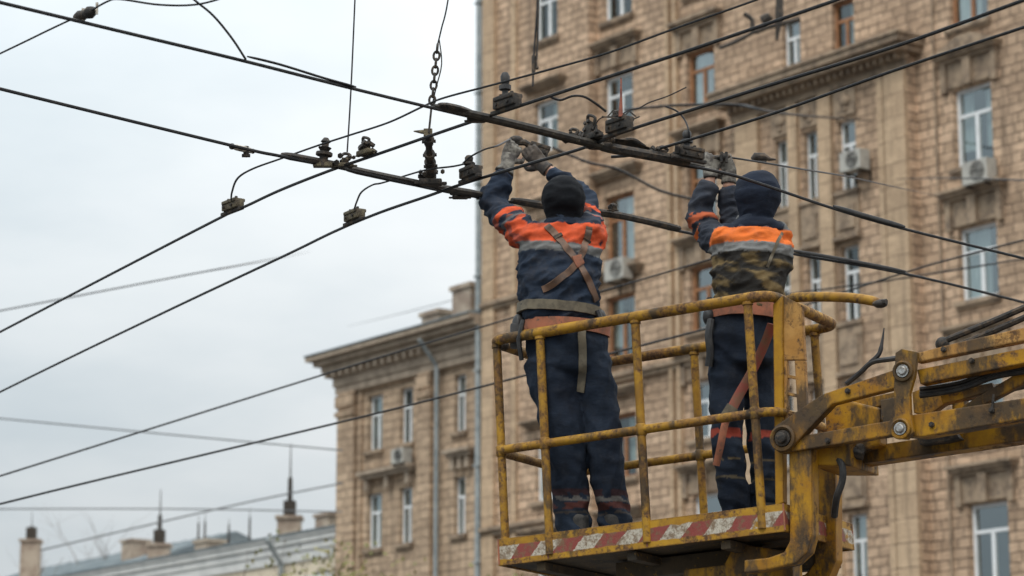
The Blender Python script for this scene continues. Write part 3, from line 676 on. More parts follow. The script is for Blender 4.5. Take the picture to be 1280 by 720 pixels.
clamp(862, 192, 3.33, *wdb, 'black clamp block with a stud beside the right worker gloves', .15, .045, 'iron', .09, postm='black')
rr = thing('contact_rod', 'thin rusty red upright rod on the clamp block at the right crossing', 'rod', onh(776, 145, 3.42))
mb = MB(); a = onh(776, 146, 3.42); mb.tube([a, a + V((0, 0, .04)), a + V((.002, 0, .09)), a + V((.003, 0, .19))], [.011, .009, .006, .003], 8); mb.build('rod', M['redrod'], rr, True, True)
mb = MB()
for q in range(5): mb.tube([a + V((0, 0, -.01)), a + V((.05 * math.cos(q * 2.3), .02, -.01 + .05 * math.sin(q * 1.7) ** 2)), a + V((.09 * math.cos(q * 2.3), .03, .01))], .0035, 5)
mb.build('wire_tie', M['iron'], rr, True)
def lump(px, py, h, label, seed, n=9, s=.06, m='iron', tall=1.0, cat='wire fitting', name='cross_fitting', d=None):
    """cast bracket: bolted plates, nuts and a bent horn"""
    random.seed(seed); p = onh(px, py, h); t = thing(name, label, cat, p, 0, 'cast fittings at the wire crossings')
    Mx = Matrix.Translation(p) @ (frame_dir(d) if d is not None else Matrix())
    k = MB(); k.box((-s * .9, -s * .45, -s * .35), (s * .9, s * .45, s * .12), Mx, .008); k.box((-s * .45, -s * .35, s * .1), (s * .35, s * .35, s * .7 * tall), Mx, .008)
    k.box((-s * 1.3, -s * .2, -s * .3), (s * 1.3, s * .2, -s * .1), Mx, .005); k.build('body', M[m], t, True, True)
    k = MB()
    for i in range(n):
        c = V((random.uniform(-s, s), random.uniform(-.45, .45) * s, random.uniform(-.3, .8 * tall) * s)); k.tube([Mx @ (c - V((0, s * .25, 0))), Mx @ (c + V((0, s * .25, .2 * s)))], random.uniform(.009, .015), 6)
    k.build('bolt', M['iron'], t, True)
    k = MB(); k.tube(spline([Mx @ V((s * .2, 0, s * .5 * tall)), Mx @ V((s * .5, 0, s * tall)), Mx @ V((-s * .1, .01, s * 1.25 * tall)), Mx @ V((-s * .4, .0, s * 1.0 * tall))], 4), .008, 6); k.build('horn', M['iron'], t, True, True)
    random.seed(seed + 1); return t
lump(457, 189, H1 + .03, 'lumpy bolted bracket on the upper wire right of the left crossing', 3, 10, .055, 'bronze', d=onh(590, 152, H1) - onh(430, 207, H1))
lump(432, 205, H1 + .01, 'cast crossing clamp under the thin hanger wire at the left crossing', 5, 9, .045, 'bronze')
lump(739, 170, H2 + .04, 'bent bracket on the lower wire between two clamps at the right crossing', 8, 12, .068, 'iron', 1.2, d=onh(785, 163, H2) - onh(729, 185, H2))
lump(717, 174, 3.37, 'small bolted ear on the bar just left of the right crossing', 12, 8, .042, 'iron')
lump(538, 226, 3.40, 'heavy bolted cast foot of the upright arm on the lower bar', 14, 12, .065, 'iron', .8)
lump(734, 263, 3.44, 'small bolted ear on the lower bar just right of the left worker head', 17, 5, .028, 'iron')
lump(596, 149, 3.37, 'low bolted plate where the upper wire meets the upper bar', 19, 8, .045, 'iron', .5)
lump(766, 262, 3.45, 'tiny bolted ear on the lower bar between the two workers', 21, 4, .025, 'iron')
lump(575, 245, 3.38, 'flat bolted plate on the lower bar under the clamp with the stud', 23, 6, .045, 'iron', .4)
lump(828, 193, 3.335, 'black bolted casting on the bar between the guide plate and the stud clamp', 31, 9, .055, 'iron', .5, d=onh(890, 213, 3.3) - onh(740, 183, 3.34))
lump(606, 247, 3.40, 'small bolted ear on the lower bar beside the left worker elbow', 33, 6, .035, 'iron', .7)
lump(752, 181, 3.36, 'bolted plate under the red rod clamp where bar and wire cross', 35, 12, .06, 'iron', .5)
lump(843, 286, 3.45, 'low bolted ear on the lower bar just left of the right worker elbow', 37, 5, .03, 'iron', .5)
st = thing('insulator_stack', 'rust brown insulator stack standing on the left end of the lower bar', 'insulator', onh(404, 203, 3.39))
a = onh(404, 203, 3.39); mb = MB()
mb.tube([a + V((.01 * z / .1, 0, z)) for z in (-.02, .03, .035, .05, .055, .075, .08, .1, .105, .125)], [.022, .022, .042, .042, .02, .034, .018, .018, .026, .012], 10); mb.build('body', M['iron'], st, True, True)
mb = MB(); mb.box(a + V((-.05, -.02, -.025)), a + V((.045, .02, 0)), None, .005); mb.build('base', M['bronze'], st, True)
am = thing('suspension_arm', 'upright rusty arm hanging from the chain down to the lower bar', 'suspension arm', onh(536, 215, 3.42))
mb = MB(); top, bot = at(535, 166, 12.72), onh(539, 222, 3.42)
mb.tube([top, top.lerp(bot, .25), top.lerp(bot, .3), top.lerp(bot, .8), bot], [.016, .024, .017, .026, .027], 8)
for q_ in (.12, .45, .62): mb.tube([top.lerp(bot, q_), top.lerp(bot, q_ + .06)], .03, 8)
for q_ in (.2, .5, .75, .9): mb.tube([top.lerp(bot, q_) + V((-.034, 0, 0)), top.lerp(bot, q_) + V((.036, 0, .004))], .009, 6)
mb.b.verts.ensure_lookup_table(); mb.build('rod', M['iron'], am, True, True)
mb = MB(); mb.tube([top + V((.02, 0, 0)), top + V((-.03, 0, .005)), at(517, 164, 12.72)], [.014, .011, .003], 6); mb.box(top + V((-.022, -.014, -.02)), top + V((.022, .014, .02)), None, .004); mb.build('horn', M['bronze'], am, True)
sp_ = thing('wire_splice', 'pale splice insulator with a dark clip on the left crossing wire', 'wire splice', onh(302, 186, 3.39))
mb = MB(); a, c = onh(290, 183, 3.395), onh(316, 189, 3.395); mb.tube([a, a.lerp(c, .2), a.lerp(c, .8), c], [.01, .016, .016, .01], 8); mb.build('sleeve', M['porcelain'], sp_, True, True)
mb = MB(); q_ = a.lerp(c, .68); mb.tube([q_ + V((0, 0, .016)), q_ - V((0, 0, .036))], .014, 8); mb.ball(a, .016, 8, 6); mb.ball(c, .013, 8, 6); mb.tube([q_ + V((.02, 0, -.03)), q_ + V((-.02, 0, -.03))], .009, 6); mb.build('clip', M['iron'], sp_, True, True)
fg = thing('frog_plate', 'long dark tapering guide plate right of the right crossing', 'wire fitting', onh(790, 178, 3.36))
mb = MB(); mb.prism([onh(762, 172, 3.40), onh(790, 176, 3.39), onh(822, 188, 3.37), onh(800, 193, 3.36), onh(770, 188, 3.36)], (0, .06, .012), .004); mb.build('plate', M['iron'], fg, True)
mb = MB(); mb.tube(spline([onh(768, 178, 3.43), onh(790, 174, 3.43), onh(806, 183, 3.41)], 4), .009, 6); mb.build('rib', M['iron'], fg, True)
cc = thing('cable_connector', 'blurred dark sleeve riding on the cable above the right worker hood', 'cable connector', at(950, 197, 15))
mb = MB(); mb.tube([at(940, 199, 15), at(944, 196, 15), at(955, 196, 15), at(962, 199, 15), at(970, 199.5, 15)], [.012, .026, .024, .012, .004], 8); mb.build('body', M['iron'], cc, True, True)
mb = MB(); mb.tube([at(947, 201, 15), at(958, 202, 15)], .012, 6); mb.build('clip', M['iron'], cc, True)

# background wires, out of focus
BG = (
 ('faint grey wire sloping gently across the sky at mid left', (-200, 427), (200, 350), (300, 331.5), 40, .013, (350, 322, 75), (388, 314.5, 260)),
 ('faint wire sloping down across the sky to the wing wall', (-200, 504), (200, 542), (428, 563), 60, .017),
 ('thin dark wire from the lower left sky rising behind the left worker waist', (-200, 657), (0, 595), (415, 465), 24, .009, (638, 398), (895, 322)),
 ('thin dark wire rising from the left edge to behind the basket and right worker', (-200, 688), (0, 630), (445, 523), 22, .0095, (650, 471), (895, 408)),
 ('faint level wire low over the grey roofs', (-200, 637), (200, 636), (428, 640), 75, .02),
 ('faint wire rising over the grey roofs to the wing wall', (50, 688), (290, 632), (428, 604), 65, .02),
 ('faint grey wire just above the wing cornice', (434, 408, 330), (480, 397, 130), (530, 384.5, 95), 82, .015, (592, 368, 82)),
 ('thin dark wire over the boom rising to the right edge', (975, 392), (1143, 337), (1280, 300), 26, .010),
 ('thin blurred wire crossing the right hand column of windows', (955, 372), (1127, 348), (1240, 330), 34, .012, (1290, 322), (1400, 305)),
 ('blurred dark wire sagging below the right crossing in front of the stone', (690, 184), (735, 203), (768, 210), 30, .016, (797, 224), (822, 237), (857, 247), (900, 252), (960, 266)),
 ('blurred dark wire running level across the facade right of the crossing', (780, 138), (840, 132), (920, 131), 32, .018, (960, 139), (1010, 145, 40), (1090, 151, 66)),
 ('short blurred wire across the right edge of the facade beside the air conditioner', (1122, 224, 66), (1180, 222.5, 45), (1300, 226), 36, .013),
)
for L in BG:
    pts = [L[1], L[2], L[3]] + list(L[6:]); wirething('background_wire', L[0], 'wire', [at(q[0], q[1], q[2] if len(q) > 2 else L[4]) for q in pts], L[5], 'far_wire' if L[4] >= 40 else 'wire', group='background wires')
wj = thing('wire_junction', 'blurred dark cluster of wire brackets in front of the upper facade window', 'wire junction', at(965, 40, 36))
mb = MB(); T = lambda x, y: at(x, y, 36)
mb.tube([T(975, -20), T(974, 20), T(971, 50)], [.05, .06, .02], 6); mb.build('hanger', M['iron'], wj, True)
mb = MB(); mb.tube(spline([T(930, 17), T(940, 25), T(942, 40), T(960, 34), T(985, 28), T(1000, 24)], 3), .035, 6); mb.tube(spline([T(900, 60), T(920, 52), T(945, 38), T(965, 22)], 3), .03, 6); mb.tube([T(952, 25), T(962, 20)], .06, 6); mb.build('arm', M['iron'], wj, True)

# ------------------------------------------------------------------ lift: basket frame fitted to the picture
AZ, RY, RX = 1.06315, -.0436622, -.0280890
PB = at(979.66, 629.27, 12.35)
BL, BW_, BT, BM, BH = 1.539, .848, 1.013, .447, .127
ba, bb_ = V((-math.sin(AZ), math.cos(AZ), 0)), V((math.cos(AZ), math.sin(AZ), 0))
BR = Matrix.Rotation(RX, 3, 'X') @ Matrix.Rotation(RY, 3, 'Y')
A3, B3, Z3 = BR @ ba, BR @ bb_, BR @ V((0, 0, 1))
MB_ = Matrix((A3, B3, Z3)).transposed().to_4x4(); MB_.translation = PB
bp = lambda a, b, z: MB_ @ V((a, b, z))
def onb(x, y, b=0.0): return onplane(x, y, bp(0, b, 0), B3)
lift = thing('aerial_lift', 'worn yellow aerial work platform with railed basket and folding boom carrying both workers', 'aerial lift', bp(BL / 2, BW_ / 2, -BH))
def LB(mb, name, m, par=None, smooth=False): return mb.build(name, M[m], par or lift, True, smooth)
def corner_loop(z, r=.09, ins=.0, closed=True):
    c = [(-.0 + ins, ins), (BL - ins, ins), (BL - ins, BW_ - ins), (ins, BW_ - ins)]; out = []
    for i, (x, y) in enumerate(c):
        px_, py_ = c[i - 1]; nx_, ny_ = c[(i + 1) % 4]
        d0 = V((px_ - x, py_ - y)).normalized(); d1 = V((nx_ - x, ny_ - y)).normalized(); ce = V((x, y)) + d0 * r + d1 * r
        for k in range(6):
            th = k / 5 * math.pi / 2; q = ce - d1 * r * math.cos(th) - d0 * r * math.sin(th); out.append(bp(q.x, q.y, z))
    return out
for z, r, nm in ((BT, .0275, 'top_rail'), (BM, .0225, 'mid_rail')):
    lp = corner_loop(z); lp.append(lp[0])
    pts = []
    for a, c in zip(lp, lp[1:]):
        n_ = max(1, int((c - a).length / .12)); pts += [a.lerp(c, k / n_) for k in range(n_)]
    pts.append(lp[-1]); mb = MB(); mb.tube(pts, [r * (1 + .05 * noise.noise(p * 9)) for p in pts], 12, False); LB(mb, nm, 'yellow_rail', smooth=True)
for a, b in ((BL - .02, .03), (.815 * BL, .0), (.468 * BL, .0), (.075 * BL, .0), (.52 * BL, BW_), (.08 * BL, BW_), (BL - .03, BW_ - .03)):
    mb = MB(); mb.tube([bp(a, b, -BH + .02), bp(a, b, .2), bp(a, b, BM), bp(a, b, BT - .01)], [.022, .021, .0215, .022], 10); mb.tube([bp(a, b, BM - .03), bp(a, b, BM - .022), bp(a, b, BM + .022), bp(a, b, BM + .03)], [.022, .028, .028, .022], 10); mb.tube([bp(a, b, BT - .035), bp(a, b, BT - .02)], .027, 10); LB(mb, 'post', 'yellow_rail', smooth=True)
# deck
mb = MB(); mb.box((.0, .012, -BH), (BL, BW_ - .012, -BH + .03), MB_); deck = LB(mb, 'deck', 'deck')
tm, tnt, tb, tcol = paint('hazard_striped_toe_board', (.42, .225, .015), (.30, .145, .01), .49, .57, .54)
geo = tnt.nodes.new('ShaderNodeAttribute'); geo.attribute_name = 'bpos'
sx = tnt.nodes.new('ShaderNodeSeparateXYZ'); tnt.links.new(geo.outputs['Vector'], sx.inputs[0])
wob = noise_(tnt, coords(tnt), 14, 3)
zed = math_(tnt, 'ADD', sx.outputs[2], math_(tnt, 'MULTIPLY', wob, .022))
ph = math_(tnt, 'FRACT', math_(tnt, 'ADD', math_(tnt, 'MULTIPLY', math_(tnt, 'ADD', math_(tnt, 'ADD', sx.outputs[0], sx.outputs[1]), math_(tnt, 'MULTIPLY', zed, .95)), 1 / .235), math_(tnt, 'MULTIPLY', noise_(tnt, coords(tnt), 16, 5, .65, 4.), .22)))
isr = ramp(tnt, ph, .49, .51)
stc = mixc(tnt, isr, mixc(tnt, ramp(tnt, noise_(tnt, coords(tnt), 90, 4, .7), .45, .65), (.47, .42, .34), (.24, .2, .15)), (.22, .05, .04))
stc = mixc(tnt, math_(tnt, 'MULTIPLY', ramp(tnt, noise_(tnt, coords(tnt), 26, 6, .7, 6.), .46, .62), .85), stc, (.16, .10, .055))
band = math_(tnt, 'MULTIPLY', ramp(tnt, zed, -.095, -.088), ramp(tnt, zed, -.022, -.029))
chip = ramp(tnt, noise_(tnt, coords(tnt), 9, 5, .7, 8.), .66, .60)
tnt.links.new(mixc(tnt, math_(tnt, 'MULTIPLY', band, chip), tcol, stc), tb.inputs['Base Color'])
M['toe'] = tm
def bpos(o):
    at_ = o.data.attributes.new('bpos', 'FLOAT_VECTOR', 'POINT'); inv = MB_.inverted() @ ROOT[o]
    for i, v in enumerate(o.data.vertices): at_.data[i].vector = inv @ v.co
for nm, lo, hi in (('front', (-.004, -.006, -BH - .006), (BL + .006, .012, 0)), ('left', (BL - .012, .0125, -BH - .006), (BL + .006, BW_ - .0125, 0)), ('back', (-.004, BW_ - .012, -BH - .006), (BL + .006, BW_ + .006, 0)), ('right', (-.004, .0125, -BH - .006), (.012, BW_ - .0125, 0))):
    mb = MB(); mb.box(lo, hi, MB_, .002); o = LB(mb, 'toe_board', 'toe', deck); bpos(o)
for q in (.0, .468 * BL, .82 * BL, BL):
    mb = MB(); mb.box((q - .004, -.0085, -BH), (q + .004, -.0065, 0), MB_); LB(mb, 'weld_seam', 'rustbelt', deck)
# under-frame
mb = MB()
mb.box((.25, .30, -BH - .10), (1.05, .40, -BH - .012), MB_, .006); mb.box((-.02, .52, -BH - .12), (1.0, .62, -BH - .012), MB_, .006)
for q in (.3, .8, 1.3): mb.box((q, .03, -BH - .05), (q + .05, BW_ - .03, -BH - .008), MB_, .004)
LB(mb, 'under_frame', 'deck')
mb = MB(); P = lambda x, y, b: onb(x, y, b)
mb.prism([P(915, 686, .2), P(925, 680, .2), P(990, 690, .2), P(992, 740, .2), P(850, 745, .2), P(855, 712, .2), P(905, 706, .2)], B3 * .12, .006); LB(mb, 'support_bracket', 'yellow_boom')
# upright mast of the basket
def plate(pxs, b0, th, name, m, bev=.004, par=None):
    k = MB(); k.prism([onb(x, y, b0) for x, y in pxs], B3 * th, bev); return LB(k, name, m, par)
plate(((966, 380), (978, 369), (979, 628), (969, 632)), .06, .05, 'mast_flange', 'yellow')
plate(((978.5, 369), (1002, 381), (1006, 450), (979, 450)), .075, .03, 'mast_plate', 'orange_plate')
plate(((993, 450.5), (1006, 450.5), (1010, 560), (999, 560)), .075, .03, 'mast_plate', 'orange_plate')
plate(((979.5, 450.5), (984, 450.5), (985, 560), (979.5, 560)), .075, .03, 'mast_plate', 'orange_plate')
for y in (468, 490, 513): plate(((984.5, y), (998, y + 3), (998, y + 7), (984.5, y + 4)), .08, .02, 'mast_rung', 'orange_plate', .001)
mb = MB(); mb.tube(spline([onb(980, 382, .1), onb(990, 373, .1), onb(1020, 371, .06), onb(1060, 372, .0), onb(1090, 376, -.03), onb(1104, 381, -.05)], 4), [.024] * 17 + [.022, .018, .014, .01], 10); LB(mb, 'grab_handle', 'yellow_rail', smooth=True)
mb = MB(); mb.ball(onb(1100, 380, -.05), .028, 8, 6, (1.3, 1, .7)); mb.tube([onb(1098, 378, -.05), onb(1108, 377, -.06)], .014, 6); LB(mb, 'handle_knot', 'iron', smooth=True)
# hanging arms under the pivot
def bentplate(pxs, b0, th, wpx, name, m):
    c = spline([onb(x, y, b0) for x, y in pxs], 6); k = MB()
    s_ = wpx / F_PX * 12.4
    k.tube(c, [(s_, th)] * len(c), 4, True, side=A3.cross(B3)); LB(k, name, m)
plate(((986, 560), (1014, 560), (1015, 668), (1009, 690), (994, 704), (960, 712), (930, 716), (930, 700), (960, 697), (980, 690), (987, 676)), .02, .09, 'hanger_arm', 'yellow_boom', .008)
plate(((1017, 560), (1044, 565), (1045, 700), (1036, 722), (1012, 735), (980, 740), (980, 724), (1006, 718), (1018, 704)), .5, .09, 'hanger_arm', 'yellow_boom', .008)
plate(((1004, 556), (1046, 540), (1060, 545), (1062, 582), (1010, 582)), .10, .38, 'pivot_block', 'yellow_boom', .008)
# boom links
TH = .06
plate(((966, 560), (963, 546), (968, 533), (1027, 493), (1119, 461.5), (1119, 485), (1040, 505), (992, 556), (984, 566), (974, 566)), -.02, TH, 'upper_link', 'yellow_boom', .006)
plate(((986, 565), (1006, 544), (1116, 525), (1116, 544)), .0, TH, 'lower_link', 'yellow_boom', .006)
plate(((1119, 441), (1127, 436), (1147, 440), (1143, 470), (1137, 492), (1138, 515), (1142, 540), (1134, 549), (1120, 548), (1112, 537), (1113, 520), (1118, 505), (1117, 490)), -.045, .03, 'link_plate', 'yellow_boom', .004)
plate(((1112, 543), (1140, 518.5), (1290, 496), (1500, 462), (1500, 492), (1290, 522), (1150, 546)), .0, .10, 'boom_beam', 'yellow_boom', .006)
plate(((1018, 572), (1070, 560), (1290, 527), (1500, 494), (1500, 524), (1290, 549), (1075, 580), (1020, 583)), .28, .12, 'boom_beam', 'yellow_boom', .006)
plate(((1146, 441), (1200, 427), (1290, 407), (1500, 362), (1500, 382), (1290, 424), (1146, 453)), .0, .06, 'boom_rod', 'orange_plate', .006)
plate(((1146, 462), (1290, 433), (1500, 390), (1500, 412), (1290, 452), (1150, 480)), .02, .08, 'boom_beam', 'yellow_boom', .006)
plate(((1185, 520), (1215, 500), (1290, 455), (1500, 330), (1500, 352), (1290, 474), (1225, 508), (1200, 522)), .14, .05, 'brace', 'yellow_boom', .005)
plate(((1172, 482), (1196, 486), (1240, 478), (1243, 488), (1200, 500), (1178, 505)), .16, .05, 'brace', 'yellow_boom', .005)
plate(((1190, 470), (1206, 466), (1206, 520), (1190, 522)), .3, .06, 'brace', 'yellow_boom', .005)
plate(((1040, 506), (1118, 490), (1118, 503), (1050, 520)), .3, .08, 'boom_beam', 'yellow_boom', .005)
plate(((1145, 546), (1192, 538), (1200, 548), (1183, 552), (1150, 556)), .22, .1, 'skid_plate', 'iron', .004)
plate(((1030, 512), (1058, 500), (1100, 510), (1100, 556), (1068, 566), (1034, 552)), .2, .1, 'pivot_block', 'yellow_boom', .01)
plate(((1140, 490), (1180, 476), (1188, 500), (1160, 520), (1142, 516)), .25, .05, 'brace', 'yellow_boom', .005)
plate(((1100, 500), (1124, 495), (1124, 530), (1104, 532)), .18, .06, 'boom_beam', 'deck', .005)
mb = MB()
for y in (0, 9): mb.tube([onb(1176 + y, 428 + y * 1.1, .5), onb(1240, 402 + y * 1.4, .5), onb(1300, 376 + y * 1.4, .5), onb(1500, 290 + y, .5)], .016, 8)
LB(mb, 'hydraulic_pipe', 'iron', smooth=True)
mb = MB(); mb.ball(onb(1178, 430, .5), .035, 10, 8); LB(mb, 'pipe_coupling', 'iron', smooth=True)
plate(((1060, 520), (1116, 508), (1116, 516), (1060, 529)), .34, .05, 'hydraulic_ram', 'steel_pin', .008)
plate(((1150, 500), (1290, 470), (1500, 425), (1500, 437), (1290, 482), (1150, 512)), .3, .05, 'boom_rod', 'deck', .008)
plate(((1050, 533), (1112, 522), (1112, 528), (1050, 541)), .25, .04, 'boom_rod', 'deck', .004)
mb = MB()
for dy, r_ in ((0, .011), (5, .009), (9, .012)): mb.tube(spline([onb(1150, 486 + dy, .12), onb(1200, 478 + dy, .12), onb(1245, 462 + dy, .12), onb(1300, 452 + dy, .12), onb(1400, 425 + dy, .12)], 5), r_, 6)
LB(mb, 'hose', 'black', smooth=True)
for x, y, b0 in ((1165, 531, -.002), (1240, 513, -.002), (1215, 451, .018), (1060, 489, -.022), (1035, 551, -.002), (1180, 437, -.002)):
    mb = MB(); c_ = onb(x, y, b0); mb.tube([c_, c_ - B3 * .012], .014, 6); mb.tube([c_ - B3 * .012, c_ - B3 * .02], .008, 8); LB(mb, 'bolt', 'iron')
mb = MB(); mb.tube([onb(1240, 516, -.005), onb(1242, 493, -.005)], .006, 6); LB(mb, 'weld_seam', 'iron')
def pin(x, y, b0, r, l):
    c = onb(x, y, b0); k = MB(); k.tube([c, c - B3 * .012, c - B3 * .0121, c - B3 * l, c - B3 * (l + .004)], [r * 1.5, r * 1.5, r, r, r * .8], 14); LB(k, 'pivot_pin', 'steel_pin' if l < .03 else 'iron', smooth=True)
    k = MB(); n_ = 18; k.tube([c - B3 * .006 + (A3 * math.cos(i * 2 * math.pi / n_) + Z3 * math.sin(i * 2 * math.pi / n_)) * r * 2.1 for i in range(n_ + 1)], r * .45, 6, False); LB(k, 'pin_collar', 'yellow_boom', smooth=True)
pin(979, 548, -.022, .026, .035); pin(1129, 464, -.046, .02, .02); pin(1126, 536, -.046, .02, .02)
mb = MB(); mb.tube(spline([onb(1040, 568, .15), onb(1052, 580, .1), onb(1053, 600, .1), onb(1046, 622, .12), onb(1043, 645, .2)], 6), .017, 8); LB(mb, 'hose', 'black', smooth=True)
mb = MB(); mb.tube(spline([onb(1058, 480, .3), onb(1075, 466, .3), onb(1090, 453, .3), onb(1112, 449, .3), onb(1135, 446, .3)], 6), .013, 8); mb.tube(spline([onb(1088, 453, .3), onb(1099, 442, .3), onb(1103, 425, .3), onb(1105, 410, .3)], 5), [.012] * 8 + [.009, .008, .007, .006, .005, .004, .003, .003], 6); LB(mb, 'hose', 'black', smooth=True)
mb = MB(); mb.ball(onb(1050, 562, .2), .05, 10, 8, (1.3, .8, .7)); mb.tube([onb(1035, 560, .15), onb(1080, 568, .2)], .03, 8); mb.ball(onb(1075, 562, .2), .03); LB(mb, 'hose_coupling', 'iron', smooth=True)
# far part of the machine, outside the picture: the boom's column down to the street
e_ = onb(1495, 440, .15); mb = MB(); mb.tube([e_ + V((0, 0, .3)), V((e_.x + .3, e_.y, 1.1))], [.16, .2], 4); mb.box((e_.x - .6, e_.y - 1, .45), (e_.x + 3.5, e_.y + 1, 1.1)); LB(mb, 'boom_column', 'yellow_boom')

# ------------------------------------------------------------------ people
def organic(chains, vox, smooth_n=4, balls=()):
    """union of tapered limbs -> one continuous surface (bmesh, world coordinates)"""
    k = MB()
    for ch in chains:
        pts = [V(c[0]) for c in ch['p']]; rs = [c[1] if isinstance(c[1], tuple) else (c[1], c[1]) for c in ch['p']]
        n = ch.get('n', 4); n0 = len(pts)
        P4 = spline([(p.x, p.y, p.z) for p in pts], n); R4 = spline([(r[0], r[1], 0) for r in rs], n)
        a, z = P4[0], P4[-1]; ta, tz = (P4[1] - P4[0]).normalized(), (P4[-1] - P4[-2]).normalized()
        ra, rz = R4[0], R4[-1]; cap = ch.get('cap', .5)
        pre = [(a - ta * min(ra.x, ra.y) * cap * q, ra * s) for q, s in ((1, .35), (.8, .7), (.4, .93))]; post = [(z + tz * min(rz.x, rz.y) * cap * q, rz * s) for q, s in ((.4, .93), (.8, .7), (1, .35))]
        allp = pre + list(zip(P4, R4)) + post
        k.tube([q[0] for q in allp], [(max(q[1].x, .002), max(q[1].y, .002)) for q in allp], 16, True, side=ch.get('side'))
    for c, r, s in balls: k.ball(c, r, 16, 12, s)
    bmesh.ops.recalc_face_normals(k.b, faces=k.b.faces)
    me = bpy.data.meshes.new('tmp'); k.b.to_mesh(me); k.b.free(); o = bpy.data.objects.new('tmp', me); COL.objects.link(o)
    md = o.modifiers.new('r', 'REMESH'); md.mode = 'VOXEL'; md.voxel_size = vox
    if smooth_n: s2 = o.modifiers.new('s', 'SMOOTH'); s2.factor = .5; s2.iterations = smooth_n
    me2 = bpy.data.meshes.new_from_object(o.evaluated_get(bpy.context.evaluated_depsgraph_get()))
    bpy.data.objects.remove(o); bpy.data.meshes.remove(me)
    bm = bmesh.new(); bm.from_mesh(me2); bpy.data.meshes.remove(me2); bm.normal_update(); return bm
def fold(bm, fn):
    bm.normal_update(); mv = [(v, v.normal * fn(v.co)) for v in bm.verts]
    for v, d in mv: v.co += d
    bm.normal_update()
def finish(bm, name, mat, par, colfn=None):
    cols = [colfn(v.co) for v in bm.verts] if colfn else None
    b2_ = bm.copy(); b2_.transform(ROOT[par].inverted()); me = bpy.data.meshes.new(name); b2_.to_mesh(me); b2_.free()
    if cols:
        ca = me.color_attributes.new('Col', 'FLOAT_COLOR', 'POINT')
        for i, c in enumerate(cols): ca.data[i].color = (*c, 1)
    return link(name, me, M[mat], par, True)
def near(ch, p):
    """closest place on a chain: distance over radius, and metres along it"""
    best = (9, 0); s = 0; pts = [V(c[0]) for c in ch['p']]; rs = [c[1] if not isinstance(c[1], tuple) else max(c[1]) for c in ch['p']]
    for i in range(len(pts) - 1):
        a, e = pts[i], pts[i + 1]; d = e - a; L = d.length; t = max(0, min(1, (p - a).dot(d) / (L * L))); r = rs[i] + (rs[i + 1] - rs[i]) * t
        q = (p - a - d * t).length / r
        if q < best[0]: best = (q, s + L * t)
        s += L
    return best
def nz(p, sx, sy, sz, o=0): return noise.noise(V((p.x * sx + o, p.y * sy + o * 2, p.z * sz - o)))
def ribbon(bvh, pxs, wd, name, m, par, off=.006, th=.006, n=10):
    """webbing laid on a garment"""
    pts = []
    for (x0, y0), (x1, y1) in zip(pxs, pxs[1:]):
        for i in range(n):
            x, y = x0 + (x1 - x0) * i / n, y0 + (y1 - y0) * i / n
            h = bvh.ray_cast(CAM, ray(x, y).normalized())
            if h[0] is not None: pts.append((h[0], h[1]))
    for _ in range(2):
        pts = [pts[0]] + [((pts[i - 1][0] + pts[i][0] * 2 + pts[i + 1][0]) / 4, (pts[i - 1][1] + pts[i][1] + pts[i + 1][1]).normalized()) for i in range(1, len(pts) - 1)] + [pts[-1]]
    k = MB(); P = [p + n_ * off for p, n_ in pts]; rings = []
    for i, p in enumerate(P):
        t = (P[min(i + 1, len(P) - 1)] - P[max(i - 1, 0)]).normalized(); nn = pts[i][1]; s = t.cross(nn).normalized() * wd / 2; nn = nn * th
        rings.append([k.b.verts.new(q) for q in (p - s - nn, p - s + nn * .5, p + s + nn * .5, p + s - nn)])
    for A, B in zip(rings, rings[1:]):
        for j in range(4): k.b.faces.new((A[j], A[(j + 1) % 4], B[(j + 1) % 4], B[j]))
    k.b.faces.new(rings[0]); k.b.faces.new(rings[-1]); return k.build(name, M[m], par, True, True)
def belt(bvh, c, tilt, ht, name, m, par, off=.005, th=.007):
    k = MB(); rings = []; n = 48; up = V((tilt[0], tilt[1], 1)).normalized()
    for i in range(n):
        th_ = i * 2 * math.pi / n; d = V((math.cos(th_), math.sin(th_), 0)); d = (d - up * d.dot(up)).normalized(); R = []
        for q in (-.5, .5):
            h = bvh.ray_cast(c + up * q * ht + d * .6, -d); R.append(((h[0] if h[0] is not None else c + d * .15) - c - up * q * ht).dot(d))
        r = max(R); rings.append([k.b.verts.new(c + up * q * ht + d * (r + o)) for q, o in ((-.5, off - th), (-.5, off + th), (.5, off + th), (.5, off - th))])
    for i in range(n):
        A, B = rings[i], rings[(i + 1) % n]
        for j in range(4): k.b.faces.new((A[j], A[(j + 1) % 4], B[(j + 1) % 4], B[j]))
    return k.build(name, M[m], par, True, True)
